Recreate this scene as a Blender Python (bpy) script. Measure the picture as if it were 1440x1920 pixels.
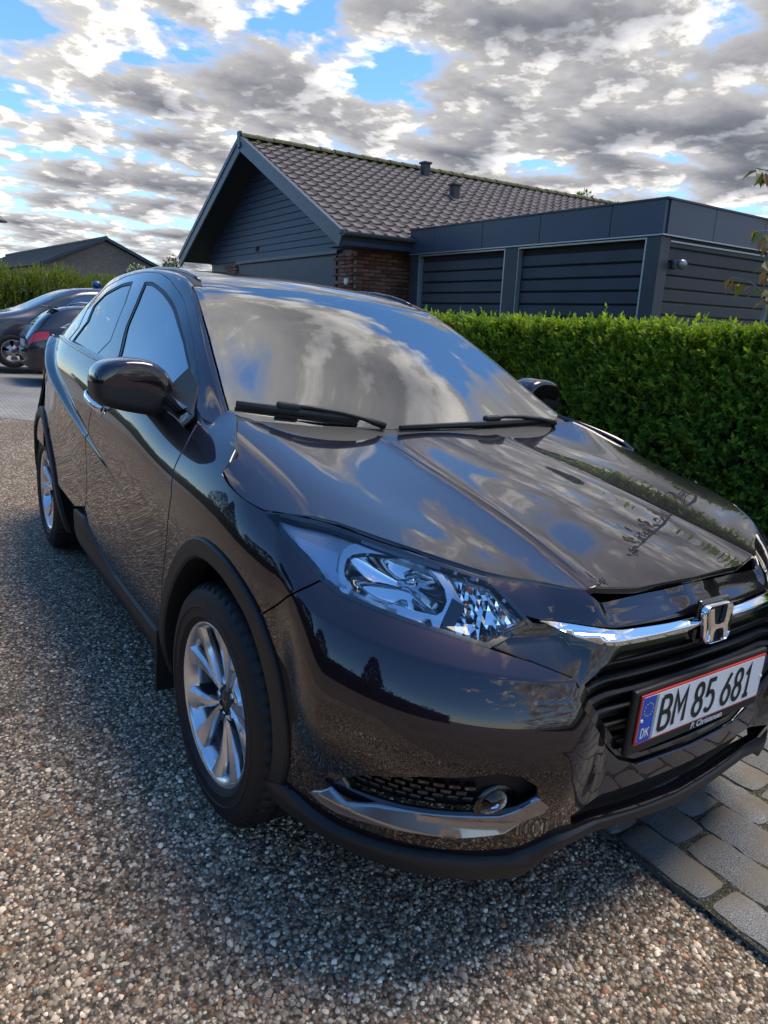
import bpy, bmesh, math, random
import numpy as np
from mathutils import Vector, Matrix, geometry, noise
random.seed(7); rng = np.random.default_rng(7)
for o in list(bpy.data.objects): bpy.data.objects.remove(o)
SC = bpy.context.scene
COL = SC.collection
PI = math.pi

# ---------------------------------------------------------------- camera
CAM = np.array([-1.5033, -1.6483, 1.3528]); YAW, PIT, ROL, FPX = .6133, .2484, .0859, 1306.2
def cam_axes():
    cy, sy, cp, sp = math.cos(YAW), math.sin(YAW), math.cos(PIT), math.sin(PIT)
    f = np.array([sy * cp, cy * cp, -sp]); r = np.array([cy, -sy, 0.]); u = np.cross(r, f)
    c, s = math.cos(ROL), math.sin(ROL)
    return c * r + s * u, -s * r + c * u, f
_r, _u, _f = cam_axes()
cd = bpy.data.cameras.new('camera'); cam = bpy.data.objects.new('camera', cd); COL.objects.link(cam)
cam.matrix_world = Matrix(((_r[0], _u[0], -_f[0], CAM[0]), (_r[1], _u[1], -_f[1], CAM[1]), (_r[2], _u[2], -_f[2], CAM[2]), (0, 0, 0, 1)))
cd.sensor_fit = 'VERTICAL'; cd.sensor_height = 24; cd.lens = 24 * FPX / 1920
cd.clip_start = .05; cd.clip_end = 3000
SC.camera = cam

# ---------------------------------------------------------------- sky and sun
SUN_EL, SUN_AZ = math.radians(70), math.radians(96)      # azimuth measured from +y towards +x
CLOUD = 1.42
def build_world():
    w = bpy.data.worlds.new('World'); SC.world = w; w.use_nodes = True
    nt = w.node_tree; nt.nodes.clear(); N = nt.nodes.new; L = nt.links.new
    out = N('ShaderNodeOutputWorld'); bg = N('ShaderNodeBackground'); L(bg.outputs[0], out.inputs[0])
    bg.inputs['Strength'].default_value = .10
    sky = N('ShaderNodeTexSky'); sky.sky_type = 'NISHITA'; sky.sun_disc = False
    sky.sun_elevation = SUN_EL; sky.sun_rotation = SUN_AZ; sky.air_density = 1.0; sky.dust_density = .3; sky.ozone_density = 4.0
    tc = N('ShaderNodeTexCoord'); sep = N('ShaderNodeSeparateXYZ'); L(tc.outputs['Generated'], sep.inputs[0])
    def math_(op, a, b=None, c=None):
        m = N('ShaderNodeMath'); m.operation = op
        for i, x in enumerate((a, b, c)):
            if x is None: continue
            if isinstance(x, (int, float)): m.inputs[i].default_value = x
            else: L(x, m.inputs[i])
        return m.outputs[0]
    # the cloud deck is a flat layer: ray direction over its height gives the place in the layer
    zz = math_('ADD', math_('MAXIMUM', sep.outputs[2], 0.0), .10)
    px = math_('DIVIDE', sep.outputs[0], zz); py = math_('DIVIDE', sep.outputs[1], zz)
    cmb = N('ShaderNodeCombineXYZ'); L(px, cmb.inputs[0]); L(py, cmb.inputs[1]); cmb.inputs[2].default_value = 3.7
    def noise_(scale, detail, rough, dist=0., off=(0, 0, 0)):
        mp = N('ShaderNodeMapping'); mp.inputs['Location'].default_value = off; L(cmb.outputs[0], mp.inputs[0])
        n = N('ShaderNodeTexNoise'); n.inputs['Scale'].default_value = scale; n.inputs['Detail'].default_value = detail
        n.inputs['Roughness'].default_value = rough; n.inputs['Distortion'].default_value = dist
        L(mp.outputs[0], n.inputs['Vector']); return n.outputs['Fac']
    def ramp(x, stops):
        r = N('ShaderNodeValToRGB'); L(x, r.inputs[0]); e = r.color_ramp.elements
        while len(e) < len(stops): e.new(.5)
        for q, (p, c) in zip(e, stops): q.position = p; q.color = (*c, 1) if len(c) == 3 else c
        return r.outputs[0]
    sx, sy = math.sin(SUN_AZ), math.cos(SUN_AZ)
    big = noise_(.40, 2, .5, 0, (2.3, 5.1, 0)); mid = noise_(2.5, 8, .53, .15, (1.3, .2, 0)); fine = noise_(4.6, 6, .6, .2, (4, 1, 2))
    mid2 = noise_(2.5, 8, .53, .15, (1.3 + .06 * sx, .2 + .06 * sy, 0)); fine2 = noise_(4.6, 6, .6, .2, (4 + .04 * sx, 1 + .04 * sy, 2))
    # cover: more cloud towards the right and ahead, open blue on the left and behind
    lean = math_('MULTIPLY_ADD', math_('MAXIMUM', math_('MINIMUM', px, .7), -1.6), .25, -.068)
    dens = math_('ADD', math_('ADD', math_('MULTIPLY', big, .44), math_('MULTIPLY', mid, 1.0)), math_('MULTIPLY', fine, .20))
    dens = math_('ADD', dens, lean)
    mask = ramp(dens, [(.0, (0, 0, 0)), (.80, (0, 0, 0)), (.83, (.55, .55, .55)), (.885, (1, 1, 1)), (1, (1, 1, 1))])
    col = ramp(math_('MULTIPLY_ADD', lean, .85, math_('MULTIPLY', dens, .74)), [(.0, (1, 1, 1)), (.65, (1.0, .98, .96)), (.71, (.92, .91, .90)), (.77, (.68, .675, .69)), (.84, (.40, .41, .46)), (.90, (.24, .26, .31)), (1, (.22, .24, .29))])
    # side of each puff that faces the sun is lit
    rel = math_('ADD', math_('MULTIPLY', math_('SUBTRACT', mid, mid2), 3.4), math_('MULTIPLY', math_('SUBTRACT', fine, fine2), 1.5))
    lit = ramp(math_('ADD', rel, .5), [(0, (.72, .73, .76)), (.40, (.86, .86, .88)), (.55, (1.0, .985, .95)), (.70, (1.8, 1.75, 1.65)), (1, (2.6, 2.5, 2.35))])
    mul = N('ShaderNodeMix'); mul.data_type = 'RGBA'; mul.blend_type = 'MULTIPLY'; mul.inputs[0].default_value = 1; mul.clamp_result = False
    L(col, mul.inputs[6]); L(lit, mul.inputs[7])
    sc = N('ShaderNodeVectorMath'); sc.operation = 'SCALE'; L(mul.outputs[2], sc.inputs[0]); sc.inputs['Scale'].default_value = CLOUD
    mix = N('ShaderNodeMix'); mix.data_type = 'RGBA'; mix.clamp_result = False
    hs = N('ShaderNodeHueSaturation'); hs.inputs['Saturation'].default_value = 1.2; hs.inputs['Value'].default_value = .41; L(sky.outputs[0], hs.inputs['Color'])
    L(mask, mix.inputs[0]); L(hs.outputs[0], mix.inputs[6]); L(sc.outputs[0], mix.inputs[7])
    L(mix.outputs[2], bg.inputs['Color'])
build_world()
sd = bpy.data.lights.new('sun', 'SUN'); sun = bpy.data.objects.new('sun', sd); COL.objects.link(sun)
sd.energy = .6; sd.angle = math.radians(30); sd.color = (1, .90, .76)
_sv = Vector((math.sin(SUN_AZ) * math.cos(SUN_EL), math.cos(SUN_AZ) * math.cos(SUN_EL), math.sin(SUN_EL)))
sun.rotation_euler = _sv.to_track_quat('Z', 'Y').to_euler()
SC.view_settings.view_transform = 'Standard'; SC.view_settings.look = 'None'
SC.view_settings.exposure = 2.6; SC.view_settings.gamma = 1.0; SC.view_settings.use_curve_mapping = False

# ---------------------------------------------------------------- materials
def new_mat(name):
    m = bpy.data.materials.new(name); m.use_nodes = True
    return m, m.node_tree, m.node_tree.nodes['Principled BSDF']
def pmat(name, col, rough=.5, metal=0., coat=0., coat_rough=.03, ior=1.5, bump=None, var=None, spec=.5, **kw):
    """plain principled material; bump=(scale, strength, distance); var=(scale, amount) mottles the colour"""
    m, nt, b = new_mat(name); N = nt.nodes.new; L = nt.links.new
    b.inputs['Base Color'].default_value = (*col, 1); b.inputs['Roughness'].default_value = rough
    b.inputs['Metallic'].default_value = metal; b.inputs['IOR'].default_value = ior
    b.inputs['Coat Weight'].default_value = coat; b.inputs['Coat Roughness'].default_value = coat_rough
    b.inputs['Specular IOR Level'].default_value = spec
    for k, v in kw.items(): b.inputs[k.replace('_', ' ')].default_value = v
    tc = N('ShaderNodeTexCoord')
    if bump:
        n = N('ShaderNodeTexNoise'); n.inputs['Scale'].default_value = bump[0]; n.inputs['Detail'].default_value = 4
        L(tc.outputs['Object'], n.inputs['Vector'])
        q = N('ShaderNodeBump'); q.inputs['Strength'].default_value = bump[1]; q.inputs['Distance'].default_value = bump[2]
        L(n.outputs['Fac'], q.inputs['Height']); L(q.outputs[0], b.inputs['Normal'])
    if var:
        n = N('ShaderNodeTexNoise'); n.inputs['Scale'].default_value = var[0]; n.inputs['Detail'].default_value = 5
        L(tc.outputs['Object'], n.inputs['Vector'])
        r = N('ShaderNodeMapRange'); r.inputs[1].default_value = .3; r.inputs[2].default_value = .7
        r.inputs[3].default_value = 1 - var[1]; r.inputs[4].default_value = 1 + var[1]; L(n.outputs['Fac'], r.inputs[0])
        x = N('ShaderNodeMix'); x.data_type = 'RGBA'; x.blend_type = 'MULTIPLY'; x.inputs[0].default_value = 1; x.clamp_result = False
        x.inputs[6].default_value = (*col, 1); L(r.outputs[0], x.inputs[7]); L(x.outputs[2], b.inputs['Base Color'])
    return m

# ---------------------------------------------------------------- object helpers
def link(name, me, mat=None, parent=None, loc=None):
    o = bpy.data.objects.new(name, me); COL.objects.link(o)
    if mat is not None and me is not None and not me.materials:
        for m in (mat if isinstance(mat, (list, tuple)) else [mat]): me.materials.append(m)
    if parent is not None: o.parent = parent
    if loc is not None: o.location = loc
    return o
def thing(name, label, cat, loc=(0, 0, 0), rot=None, group=None):
    o = bpy.data.objects.new(name, None); COL.objects.link(o); o.location = loc; o.empty_display_size = .2
    if rot is not None: o.rotation_euler = rot
    tag(o, label, cat, group); return o
def tag(o, label=None, cat=None, group=None, kind=None):
    if label: o['label'] = label
    if cat: o['category'] = cat
    if group: o['group'] = group
    if kind: o['kind'] = kind
    return o
def mesh(name, V, F, smooth=False, normals=None):
    me = bpy.data.meshes.new(name); me.from_pydata([tuple(map(float, v)) for v in V], [], [tuple(int(i) for i in f) for f in F]); me.update()
    if smooth: me.polygons.foreach_set('use_smooth', [True] * len(me.polygons))
    if normals is not None: me.normals_split_custom_set_from_vertices([tuple(n) for n in normals])
    return me
def bm_mesh(bm, name, smooth=False, angle=None):
    me = bpy.data.meshes.new(name); bm.normal_update(); bm.to_mesh(me); bm.free()
    if smooth:
        me.polygons.foreach_set('use_smooth', [True] * len(me.polygons))
        if angle: me.set_sharp_from_angle(angle=angle)
    return me
def add_box(bm, c, s, rot=None, bevel=0):
    r = bmesh.ops.create_cube(bm, size=1); vs = r['verts']
    bmesh.ops.scale(bm, vec=s, verts=vs)
    if bevel:
        es = list({e for v in vs for e in v.link_edges})
        q = bmesh.ops.bevel(bm, geom=es, offset=bevel, segments=2, profile=.5, affect='EDGES'); vs = list({v for f in q['faces'] for v in f.verts} | {v for v in vs if v.is_valid})
    if rot is not None: bmesh.ops.rotate(bm, cent=(0, 0, 0), matrix=rot, verts=vs)
    bmesh.ops.translate(bm, vec=c, verts=vs); return vs
def box_mesh(name, c, s, bevel=0, rot=None):
    bm = bmesh.new(); add_box(bm, c, s, rot, bevel); return bm_mesh(bm, name)
def tube(pts, r, n=10, caps=True, closed=False):
    """swept round tube; r a number or one per point -> V, F"""
    P = [Vector(p) for p in pts]; k = len(P); R = r if hasattr(r, '__len__') else [r] * k
    V, F = [], []; prev = None
    for i in range(k):
        a = P[(i - 1) % k] if (closed or i > 0) else P[i]; b = P[(i + 1) % k] if (closed or i < k - 1) else P[i]
        t = (b - a).normalized()
        if prev is None: prev = t.orthogonal().normalized()
        prev = (prev - t * prev.dot(t)).normalized(); q = t.cross(prev)
        for j in range(n):
            an = 2 * PI * j / n; V.append(P[i] + (prev * math.cos(an) + q * math.sin(an)) * R[i])
    for i in range(k if closed else k - 1):
        for j in range(n):
            i2 = (i + 1) % k; F.append((i * n + j, i * n + (j + 1) % n, i2 * n + (j + 1) % n, i2 * n + j))
    if caps and not closed:
        F.append(tuple(range(n))[::-1]); F.append(tuple((k - 1) * n + j for j in range(n)))
    return V, F
def lathe(prof, n=64, axis='x', closed=False):
    """profile of (r, a): radius and place on the axis"""
    V, F = [], []; k = len(prof)
    for i in range(n):
        an = 2 * PI * i / n; c, s = math.cos(an), math.sin(an)
        for r, a in prof: V.append((a, r * c, r * s))
    for i in range(n):
        for j in range(k if closed else k - 1):
            a, b = i * k + j, i * k + (j + 1) % k; i2 = ((i + 1) % n) * k
            F.append((a, i2 + j, i2 + (j + 1) % k, b))
    return V, F
def join(parts):
    V, F = [], []
    for v, f in parts:
        o = len(V); V += list(v); F += [tuple(i + o for i in q) for q in f]
    return V, F
# ---------------------------------------------------------------- car surfaces
import numpy as np

def sstep(x, a, b):
    t = np.clip((x - a) / (b - a), 0, 1)
    return t * t * (3 - 2 * t)

def itp(x, pts):
    """monotone smooth table lookup"""
    px = np.array([p[0] for p in pts], float); py = np.array([p[1] for p in pts], float)
    x = np.asarray(x, float)
    d = np.diff(py) / np.diff(px)
    m = np.concatenate([[d[0]], np.where(d[1:] * d[:-1] > 0, 2 * d[1:] * d[:-1] / (d[1:] + d[:-1] + 1e-30), 0), [d[-1]]])
    i = np.clip(np.searchsorted(px, x) - 1, 0, len(px) - 2)
    h = px[i + 1] - px[i]; t = (np.clip(x, px[0], px[-1]) - px[i]) / h
    return ((2*t**3 - 3*t**2 + 1) * py[i] + (t**3 - 2*t**2 + t) * h * m[i]
            + (-2*t**3 + 3*t**2) * py[i + 1] + (t**3 - t**2) * h * m[i + 1])

class Spline2:
    """uniform cubic B-spline sheet; u rows may be mirrored about x=0 at either end"""
    def __init__(s, C, uk, vk, mu=(False, False), mv=(False, False)):
        C = np.asarray(C, float); s.uk = np.asarray(uk, float); s.vk = np.asarray(vk, float)
        M = np.array([-1., 1, 1])
        a = C[1:2] * M if mu[0] else 2 * C[:1] - C[1:2]
        b = C[-2:-1] * M if mu[1] else 2 * C[-1:] - C[-2:-1]
        C = np.concatenate([a, C, b])
        a = C[:, 1:2] * M if mv[0] else 2 * C[:, :1] - C[:, 1:2]
        b = C[:, -2:-1] * M if mv[1] else 2 * C[:, -1:] - C[:, -2:-1]
        s.C = np.concatenate([a, C, b], 1)
    def __call__(s, u, v):
        u = np.asarray(u, float); v = np.asarray(v, float)
        def prep(x, k):
            n = len(k)
            f = np.interp(x, k, np.arange(n))
            f = f + np.where(x < k[0], (x - k[0]) / (k[1] - k[0]), 0) + np.where(x > k[-1], (x - k[-1]) / (k[-1] - k[-2]), 0)
            i = np.clip(np.floor(f).astype(int), 0, n - 2); t = f - i
            B = np.stack([(1 - t)**3, 3*t**3 - 6*t**2 + 4, -3*t**3 + 3*t**2 + 3*t + 1, t**3], -1) / 6
            return i, B
        i, A = prep(u, s.uk); j, B = prep(v, s.vk)
        r = 0
        for a in range(4):
            for b in range(4):
                r = r + (A[..., a] * B[..., b])[..., None] * s.C[i + a, j + b]
        return r

# ---- lower body belt: u runs round the plan outline from the nose centre, v is height
PLAN = np.array([(0, -.872), (.12, -.871), (.24, -.866), (.36, -.853), (.47, -.83), (.57, -.795), (.66, -.742), (.735, -.672), (.795, -.58), (.84, -.465),
                 (.868, -.33), (.884, -.18), (.889, -.02), (.889, .15), (.886, .33), (.883, .52), (.882, .72), (.882, .94), (.882, 1.18), (.883, 1.42),
                 (.884, 1.66), (.885, 1.90), (.888, 2.14), (.892, 2.38), (.893, 2.62), (.886, 2.84), (.868, 3.02), (.835, 3.17), (.77, 3.30), (.66, 3.39),
                 (.45, 3.44), (.2, 3.455), (0, 3.457)])
BU = np.concatenate([[0], np.cumsum(np.hypot(*np.diff(PLAN, axis=0).T))])
BV = np.arange(.16, 1.29, .07)
def shoulder(y): return itp(y, [(-.9, .83), (-.4, .86), (.0, .895), (.36, .925), (1.13, 1.0), (2.0, 1.075), (2.6, 1.09), (3.5, 1.08)])
def sidew(y, z):
    d = z - shoulder(y)
    w = itp(d, [(-.8, .872), (-.5, .872), (-.38, .874), (-.28, .877), (-.18, .883), (-.10, .889), (-.04, .892), (.0, .890), (.04, .879), (.09, .855), (.14, .828), (.20, .797), (.28, .76), (.4, .70)])
    return w * itp(z, [(.1, .90), (.18, .935), (.26, .968), (.34, .988), (.44, 1.0), (.6, 1.0)])
def nose(z):
    return itp(z, [(.1, .12), (.18, .04), (.24, .016), (.32, .006), (.40, .002), (.48, 0), (.64, 0), (.72, .006), (.78, .018), (.84, .050), (.90, .112), (.96, .20), (1.04, .34), (1.16, .5), (1.3, .7)])
def _belt():
    C = np.zeros((len(PLAN), len(BV), 3))
    for i, (w, y) in enumerate(PLAN):
        z = BV
        yy = np.full_like(z, y)
        wt = sstep(-y, .0, .6)
        f = sidew(yy, z) / .882
        # the nose keeps its width in the middle, corners draw in
        f = f - .035 * sstep(z, .84, .96) * sstep(-yy, -.15, .25)
        f = f * (1 - sstep(z, .62, 1.05) * (.055 * sstep(yy, 2.1, 2.6) + .04 * sstep(yy, 2.6, 3.05)))
        fr = sstep(w, .2, .8) if y < 0.5 else np.full(1, 1.)
        ww = w * (1 + (f - 1) * fr)
        yy = yy + nose(z) * wt
        # the wing rolls over towards the bonnet in front of the door
        kf = sstep(y, -.34, -.12) * (1 - sstep(y, .36, .62))
        ry = itp(z, [(.80, 0), (.92, 0.008), (.99, .045), (1.06, .10), (1.13, .165), (1.2, .24), (1.28, .32)])
        zz = z - itp(z, [(.9, 0), (.99, .003), (1.06, .022), (1.13, .062), (1.2, .115), (1.28, .18)]) * kf
        lift = kf * sstep(y, -.15, .35) * sstep(z, .95, 1.15) * .02
        ww = np.where(z > .92, ww * (1 - kf) + kf * (sidew(yy * 0 + y, np.full_like(z, .92)) * w / .882 * .999 - ry), ww)
        if y > 2.9: 
            ww = w * f
            yy = y - (y - 2.9) * itp(z, [(.1, .5), (.3, .15), (.5, .0), (.9, .0), (1.0, .12), (1.1, .45), (1.3, 1.0)])
        C[i, :, 0] = -ww; C[i, :, 1] = yy; C[i, :, 2] = zz + lift
    return Spline2(C, BU, BV, mu=(True, True))
BELT = _belt()
def u_of_y(y): return np.interp(y, PLAN[6:-6, 1], BU[6:-6])
# crease of the rear haunch on the doors: (u, z, depth)
HA = [(u_of_y(.62), .655, .0), (u_of_y(.85), .715, .002), (u_of_y(1.2), .79, .007), (u_of_y(1.6), .885, .020), (u_of_y(2.0), 1.01, .032), (u_of_y(2.3), 1.13, .034), (u_of_y(2.8), 1.3, .03)]
# crease of the bumper blade
BL = [(.2, .70), (.42, .715), (.6, .735), (.8, .765), (.95, .79), (1.1, .83), (1.3, .9)]
def belt_disp(u, v):
    hz = itp(u, [(a, b) for a, b, c in HA]); hd = itp(u, [(a, c) for a, b, c in HA])
    d = v - hz
    # just below the line the skin stands proud by hd, fading downwards; above it steps back over a short ledge
    up = np.where(d > 0, 1 - sstep(d, 0, .012 + hd * 1.1), np.exp(-np.clip(-d, 0, 1) / .16))
    r = hd * up * sstep(u, HA[0][0], HA[2][0]) * (1 - sstep(u, u_of_y(2.35), u_of_y(2.75)))
    # bumper blade: shelf above the line, hollow beneath it
    bz = itp(u, BL); e = v - bz
    k = sstep(u, .30, .46) * (1 - sstep(u, .93, 1.12))
    # shelf above the line; below it the skin still leans out a little down to its fullest height
    lo = .016 + .042 * np.sin(np.pi / 2 * np.clip(-e / .17, 0, 1)) - .058 * sstep(-e, .19, .42)
    r = r + k * np.where(e > 0, .016 - .056 * np.clip(e / .062, 0, 1), lo)
    return r
def belt(u, v):
    P = BELT(u, v)
    h = 1e-3
    T = BELT(np.asarray(u) + h, v) - BELT(np.asarray(u) - h, v)
    n = np.stack([T[..., 1] * -1, T[..., 0] * 1, 0 * T[..., 0]], -1)   # outward in plan
    n /= np.linalg.norm(n, axis=-1, keepdims=True) + 1e-12
    return P + n * belt_disp(np.asarray(u, float), np.asarray(v, float))[..., None]

# ---- upper body: u is the station along the car, v runs up the side, over the pillar and across to the centre line
UY = np.array([-.05, .10, .22, .34, .46, .60, .74, .88, .98, 1.07, 1.18, 1.34, 1.55, 1.8, 2.05, 2.3, 2.55, 2.8, 3.0, 3.15, 3.3])
def u_pillar(y):   # corner line: half width, height
    return (itp(y, [(-.05, .79), (.1, .765), (.34, .712), (.6, .670), (.88, .612), (1.07, .572), (1.3, .562), (1.7, .562), (2.2, .556), (2.7, .53), (3.0, .49), (3.3, .42)]),
            itp(y, [(-.05, .93), (.1, 1.0), (.34, 1.10), (.6, 1.238), (.88, 1.386), (1.07, 1.470), (1.25, 1.516), (1.5, 1.542), (1.8, 1.548), (2.2, 1.533), (2.6, 1.485), (2.9, 1.405), (3.1, 1.29), (3.3, 1.18)]))
def u_centre(y):
    return itp(y, [(-.05, .92), (.1, .985), (.2, 1.038), (.34, 1.118), (.6, 1.268), (.88, 1.420), (.98, 1.466), (1.07, 1.497), (1.25, 1.540), (1.5, 1.575), (1.8, 1.583), (2.2, 1.57), (2.6, 1.525), (2.9, 1.44), (3.1, 1.33), (3.3, 1.2)])
def u_base(y): # bottom of the side glass
    return (itp(y, [(-.05, .85), (.34, .826), (.6, .820), (1.1, .826), (1.5, .826), (2.1, .815), (2.6, .785), (3.0, .73), (3.3, .66)]), 
            itp(y, [(-.05, .90), (.1, .96), (.34, 1.06), (.6, 1.095), (1.5, 1.13), (2.1, 1.16), (2.6, 1.17), (3.3, 1.12)]))
UVN = 12
UVK = np.array([0, .1, .2, .3, .38, .43, .47, .53, .62, .74, .87, 1.0])
def _upper():
    C = np.zeros((len(UY), UVN, 3))
    for i, y in enumerate(UY):
        wp, zp = u_pillar(y); wb, zb = u_base(y); zc = u_centre(y)
        S = np.array([wb, zb]); K = np.array([wp, zp])
        bow = np.array([.022, .0]) * min(1, np.hypot(*(S - K)) / .4)
        pts = []
        for t in (-.12, .22, .5, .76, .93): pts.append(S + (K - S) * t + bow * (4 * max(t, 0) * (1 - max(t, 0))))
        T = np.array([0, zc])
        for t in (0.0, .07, .16, .3, .5, .75, 1.0):
            pts.append(np.array([wp * (1 - t), zp + (zc - zp) * (1 - (1 - t)**2.0)]))
        pts[5] = pts[5] + np.array([.006, .004])
        pts = np.array(pts)
        C[i, :, 0] = -pts[:, 0]; C[i, :, 1] = y; C[i, :, 2] = pts[:, 1]
    return Spline2(C, UY, UVK, mv=(False, True))
UPPER = _upper()
def upper(u, v): return UPPER(u, v)

# ---- bonnet: a height field over (x, y), least squares through points of its edge, crest and centre line
HX = np.array([0, .14, .28, .42, .54, .64, .72, .79, .85, .91]); HY = np.linspace(-.95, .45, 13)
class Height:
    def __init__(s, X, Y, pts, lam=2e-3):
        s.X, s.Y = X, Y; n, m = len(X), len(Y)
        A = []; b = []; W = []
        for x, y, z, w in pts:
            A.append(s.row(abs(x), y).ravel()); b.append(z); W.append(w)
        def idx(i, j): return i * m + j
        for i in range(n):
            for j in range(m):
                for di, dj in ((1, 0), (0, 1)):
                    r = np.zeros((n, m))
                    i0, i1, j0, j1 = i - di, i + di, j - dj, j + dj
                    if i0 < 0: i0 = 1
                    if i1 >= n or j0 < 0 or j1 >= m: continue
                    hx = (X[min(i + 1, n - 1)] - X[max(i - 1, 0)]) / 2 if di else (Y[1] - Y[0])
                    r[i0, j0] += 1; r[i1, j1] += 1; r[i, j] -= 2
                    A.append(r.ravel() * lam * (.10 / hx)**1.5); b.append(0); W.append(1)
        A = np.array(A) * np.array(W)[:, None]; b = np.array(b) * np.array(W)
        s.c = np.linalg.lstsq(A, b, rcond=None)[0].reshape(n, m)
    def basis(s, x, k, mirror):
        n = len(k); f = float(np.interp(x, k, np.arange(n))); i = min(int(f), n - 2); t = f - i
        B = np.array([(1 - t)**3, 3*t**3 - 6*t**2 + 4, -3*t**3 + 3*t**2 + 3*t + 1, t**3]) / 6
        r = np.zeros(n)
        for a in range(4):
            q = i - 1 + a
            if q < 0:
                if mirror: r[1] += B[a]
                else: r[0] += 2 * B[a]; r[1] -= B[a]
            elif q >= n: r[n - 1] += 2 * B[a]; r[n - 2] -= B[a]
            else: r[q] += B[a]
        return r
    def row(s, x, y): return np.outer(s.basis(x, s.X, True), s.basis(y, s.Y, False))
    def __call__(s, x, y):
        x = np.abs(np.asarray(x, float)); y = np.asarray(y, float)
        Bx = np.array([s.basis(a, s.X, True) for a in x.ravel()]); By = np.array([s.basis(a, s.Y, False) for a in y.ravel()])
        return np.einsum('ki,ij,kj->k', Bx, s.c, By).reshape(x.shape)
def ridge1(y): return itp(y, [(-.95, .33), (-.75, .315), (-.45, .285), (-.2, .275), (.1, .262), (.35, .25)])
def ridge2(y): return itp(y, [(-.95, .44), (-.75, .47), (-.45, .585), (-.2, .64), (.1, .66), (.35, .655)])
def bonnet_disp(x, y):
    a = np.abs(x); d = a - ridge1(y)
    r = .007 * np.where(d < 0, np.exp(d / .045), np.exp(-d / .014)) * sstep(-y, -.30, -.1)
    d2 = a - ridge2(y)
    r = r + .004 * np.exp(-(d2 / .10)**2) * sstep(-y, -.30, -.15) * (1 - .7 * sstep(-y, .35, .7))
    return r
def sym(S, umax):
    """carry a left-hand sheet over the centre line at u = 0"""
    def f(u, v):
        u = np.asarray(u, float); P = S(np.abs(u), v).copy(); P[..., 0] *= np.where(u < 0, -1, 1); return P
    return f
beltS = sym(belt, 4.4)
def upperS(u, v):
    v = np.asarray(v, float); P = upper(u, np.where(v > 1, 2 - v, v)).copy(); P[..., 0] *= np.where(v > 1, -1, 1); return P
CREF = np.array([0, 1.3, .62])
def nrm(S, u, v):
    u = np.asarray(u, float); v = np.asarray(v, float); h = 6e-4
    n = np.cross(S(u + h, v) - S(u - h, v), S(u, v + h) - S(u, v - h)); n /= np.linalg.norm(n, axis=-1, keepdims=True) + 1e-15
    s = np.sign(((S(u, v) - CREF) * n).sum(-1).mean()); return n * s
def offs(S, d):
    def f(u, v):
        return S(u, v) + nrm(S, u, v) * d
    return f

def crease_lines(pts, offs_, u0, u1, mirror=False):
    us = np.linspace(u0, u1, 40); out = []
    for o in offs_:
        z = itp(us, [(p[0], p[1]) for p in pts]); l = [(float(a), float(b) + o) for a, b in zip(us, z)]; out.append(l)
        if mirror: out.append([(-a, b) for a, b in l])
    return out
HAL = crease_lines(HA, (-.03, -.012, -.004, 0, .004, .012, .022, .034, .046), HA[0][0], u_of_y(2.6))
BLL = crease_lines(BL, (-.02, -.005, 0, .005, .02, .062), .32, 1.1, True)
def ridge_lines(f, offs_):
    ys = np.linspace(-.85, .30, 40); return [[(s * float(f(y) + o), float(y)) for y in ys] for o in offs_ for s in (1, -1)]
# ---------------------------------------------------------------- main car: panels cut from the sheets
def resample(poly, step, closed=True):
    P = [np.array(p, float) for p in poly]; out = []
    n = len(P)
    for i in range(n if closed else n - 1):
        a, b = P[i], P[(i + 1) % n]; k = max(1, int(math.ceil(np.linalg.norm(b - a) / step)))
        for j in range(k): out.append(a + (b - a) * j / k)
    if not closed: out.append(P[-1])
    return np.array(out)
def chaikin(pts, n=2, closed=False):
    P = [np.array(p, float) for p in pts]
    for _ in range(n):
        Q = [] if closed else [P[0]]
        for i in range(len(P) if closed else len(P) - 1):
            a, b = P[i], P[(i + 1) % len(P)]
            Q += [a * .75 + b * .25, a * .25 + b * .75]
        if not closed: Q.append(P[-1])
        P = Q
    return [tuple(p) for p in P]
def inset(poly, d):
    P = np.array(poly, float); n = len(P)
    A = .5 * np.sum(P[:, 0] * np.roll(P[:, 1], -1) - np.roll(P[:, 0], -1) * P[:, 1])
    s = 1 if A > 0 else -1
    e = np.roll(P, -1, 0) - P; e /= np.linalg.norm(e, axis=1, keepdims=True) + 1e-12
    N = np.stack([-e[:, 1], e[:, 0]], 1) * s
    m = N + np.roll(N, 1, 0); l = np.linalg.norm(m, axis=1, keepdims=True); m = m / np.maximum(l, .4)
    c = np.clip(1 / np.maximum((m * N).sum(1, keepdims=True), .35), 1, 2)
    return P + m * c * d
def inside(P, poly):
    x, y = P[:, 0], P[:, 1]; r = np.zeros(len(P), bool); q = np.asarray(poly)
    a = q; b = np.roll(q, -1, 0)
    for (x0, y0), (x1, y1) in zip(a, b):
        if y0 == y1: continue
        c = ((y0 > y) != (y1 > y)) & (x < (x1 - x0) * (y - y0) / (y1 - y0) + x0); r ^= c
    return r
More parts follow.
